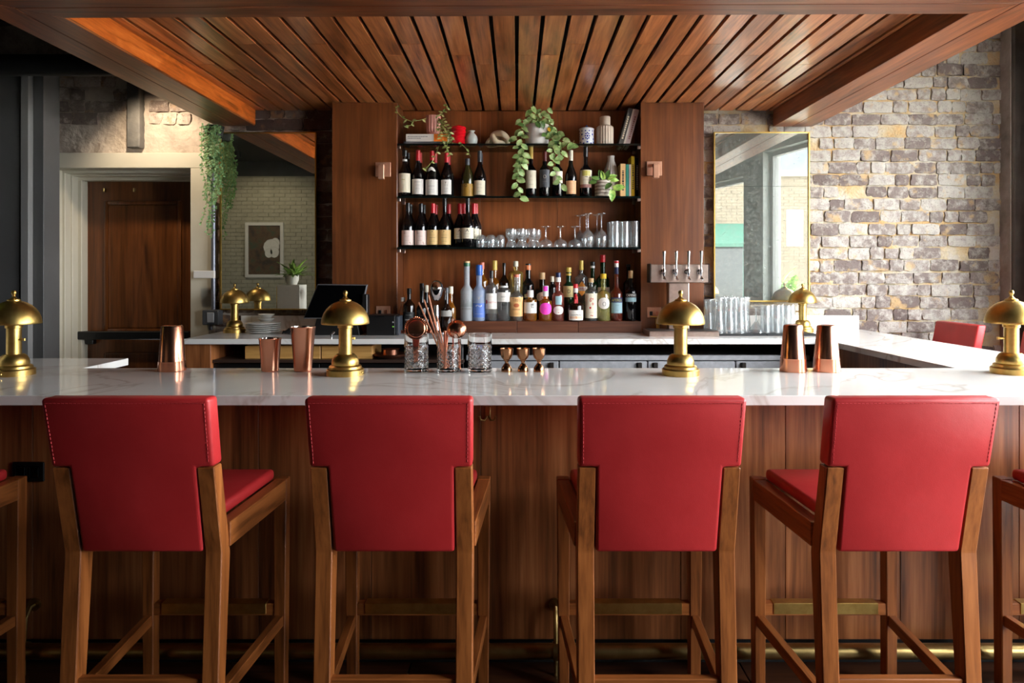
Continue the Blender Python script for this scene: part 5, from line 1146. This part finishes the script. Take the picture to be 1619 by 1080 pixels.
# ------------------------------------------------------------------ UNDER THE BACK COUNTER
cab = thing('under_counter_cabinet', 'dark wood cabinet with open shelf under the left half of the back counter', 'cabinet')
box('side_panel', oak, X(291, 4.36), X(333, 4.36), 4.36, 5.08, 0, ZT-TH-.001, cab, .002); box('back_board', blackm, -1.99, X(733, 4.4), 4.98, 5.0, 0, ZT-TH-.002, cab)
box('shelf', mat('dark_shelf', (62, 44, 36), .4), X(334, 4.36), X(733, 4.36), 4.38, 4.97, .912, .932, cab, .002)
for i, (a, b) in enumerate(((334, 505), (506, 640), (641, 733))):
    d_ = box('drawer', black, X(a, 4.39)+.002, X(b, 4.39)-.002, 4.40, 4.42, .72, .905, cab, .002); box('handle', chrome, X((a+b)/2, 4.39)-.02, X((a+b)/2, 4.39)+.02, 4.385, 4.4, .872, .880, d_, .002)
for i, (a, b, lab) in enumerate(((387, 428, 'bamboo board on edge nearest the back counter lamp'), (429, 507, 'middle bamboo board of three on the under-counter shelf'), (508, 589, 'bamboo board on the under-counter shelf below the order screen'))):
    o = box('bamboo_board', bamboo, X(a, 4.42), X(b, 4.42)-.002, 4.42, 4.72, .933, Z(547, 4.42), None, .003); tag(o, lab, 'board', 'bamboo boards on the shelf')
o = thing('copper_dish', 'shallow copper dish on the under-counter shelf', 'dish', (X(618, 4.48), 4.48, .9325)); lat('dish', copper_s, [(0, 0), (.06, 0), (.11, .018), (.115, .03), (.105, .026), (.06, .010), (0, .008)], o, 32); lat('stem', copper_s, [(0, .008), (.05, .009), (.05, .055), (.06, .06), (0, .06)], o, 24)
clr = thing('bottle_cooler', 'stainless steel under-counter bottle cooler with black top', 'cooler')
box('body', blackm, X(737, 4.44), 1.9, 4.45, 5.02, 0, .925, clr); box('top_rim', cool_st, X(737, 4.42), 1.9, 4.42, 4.46, Z(570, 4.42), Z(562, 4.42), clr, .003); box('lid', mat('black_lid', (30, 31, 33), .35), X(737, 4.42), 1.9, 4.462, 5.02, .926, .952, clr, .003)
ds = [740, 884, 1024, 1163, 1296]
for i, (a, b) in enumerate(zip(ds, ds[1:])):
    d_ = box('door', cool_st, X(a, 4.42)+.004, X(b, 4.42)-.004, 4.42, 4.449, .45, Z(571.5, 4.42), clr, .003)
    hx = X(1011, 4.42) if i == 1 else X(a+12, 4.42) if i else X(b-12, 4.42)
    hd = box('handle', mat('dark_handle_%d' % i, (40, 34, 30), .4), hx-.014, hx+.014, 4.40, 4.42, .78, Z(573, 4.42), d_, .003); 
box('sink_leg', steel, X(722, 4.40), X(732, 4.40), 4.40, 4.44, 0, ZT-TH-.001, cab, .002)
o = thing('orange_fruit', 'orange fruit peeking over the back edge of the front counter', 'fruit', (X(873, 3.25), 3.25, .86)); bm = BM(); bmesh.ops.create_uvsphere(bm, u_segments=20, v_segments=12, radius=.038, matrix=Matrix.Translation((0, 0, .038))); obj('peel', bm, noisy('orange_peel', (230, 96, 30), (238, 112, 40), 60, .45, .2), o, 60)
o = thing('glass_bowl', 'small clear glass bowl peeking up beside the orange fruit', 'bowl', (X(896, 3.25), 3.25, .86)); lat('glass', gl_clear, [(0, 0), (.025, 0), (.045, .04), (.05, .072), (.048, .072), (.043, .042), (.022, .004), (0, .004)], o, 28)
ws = thing('work_station', 'stainless steel bartender station behind the front counter', 'station'); box('worktop', steel, -1.8, 1.8, 2.98, 3.42, .83, .86, ws, .003); box('body', blackm, -1.8, 1.8, 3.0, 3.38, 0, .829, ws)
t = thing('display_box', 'white box with a gold edge on the bar wing, seen in the darker mirror', 'box', (-2.42, 2.74, ZT))
box('body', whitem, -.12, .12, -.12, .12, 0, .30, t, .004); box('gold_edge', gold, -.126, -.121, -.12, .12, .02, .28, t, .001)
t = thing('plant_pot', 'grey pot with a bushy green plant on the white box, seen in the darker mirror', 'plant', (-2.42, 2.74, ZT+.3005))
lat('pot', whitem, [(0, 0), (.05, 0), (.07, .05), (.072, .10), (.066, .10), (.06, .085), (0, .085)], t, 24)
bm = BM()
for k in range(46):
    m_ = Matrix.Translation((random.uniform(-.04, .04), random.uniform(-.04, .04), .09)) @ Matrix.Rotation(random.uniform(0, 6.28), 4, 'Z') @ Matrix.Rotation(-random.uniform(.3, 1.4), 4, 'Y')
    add_leaf(bm, m_, random.uniform(.12, .24), random.uniform(.03, .05), .4, False, 4)
stuff(obj('foliage', bm, leafb, t, fix=False))
bpy.context.view_layer.update()
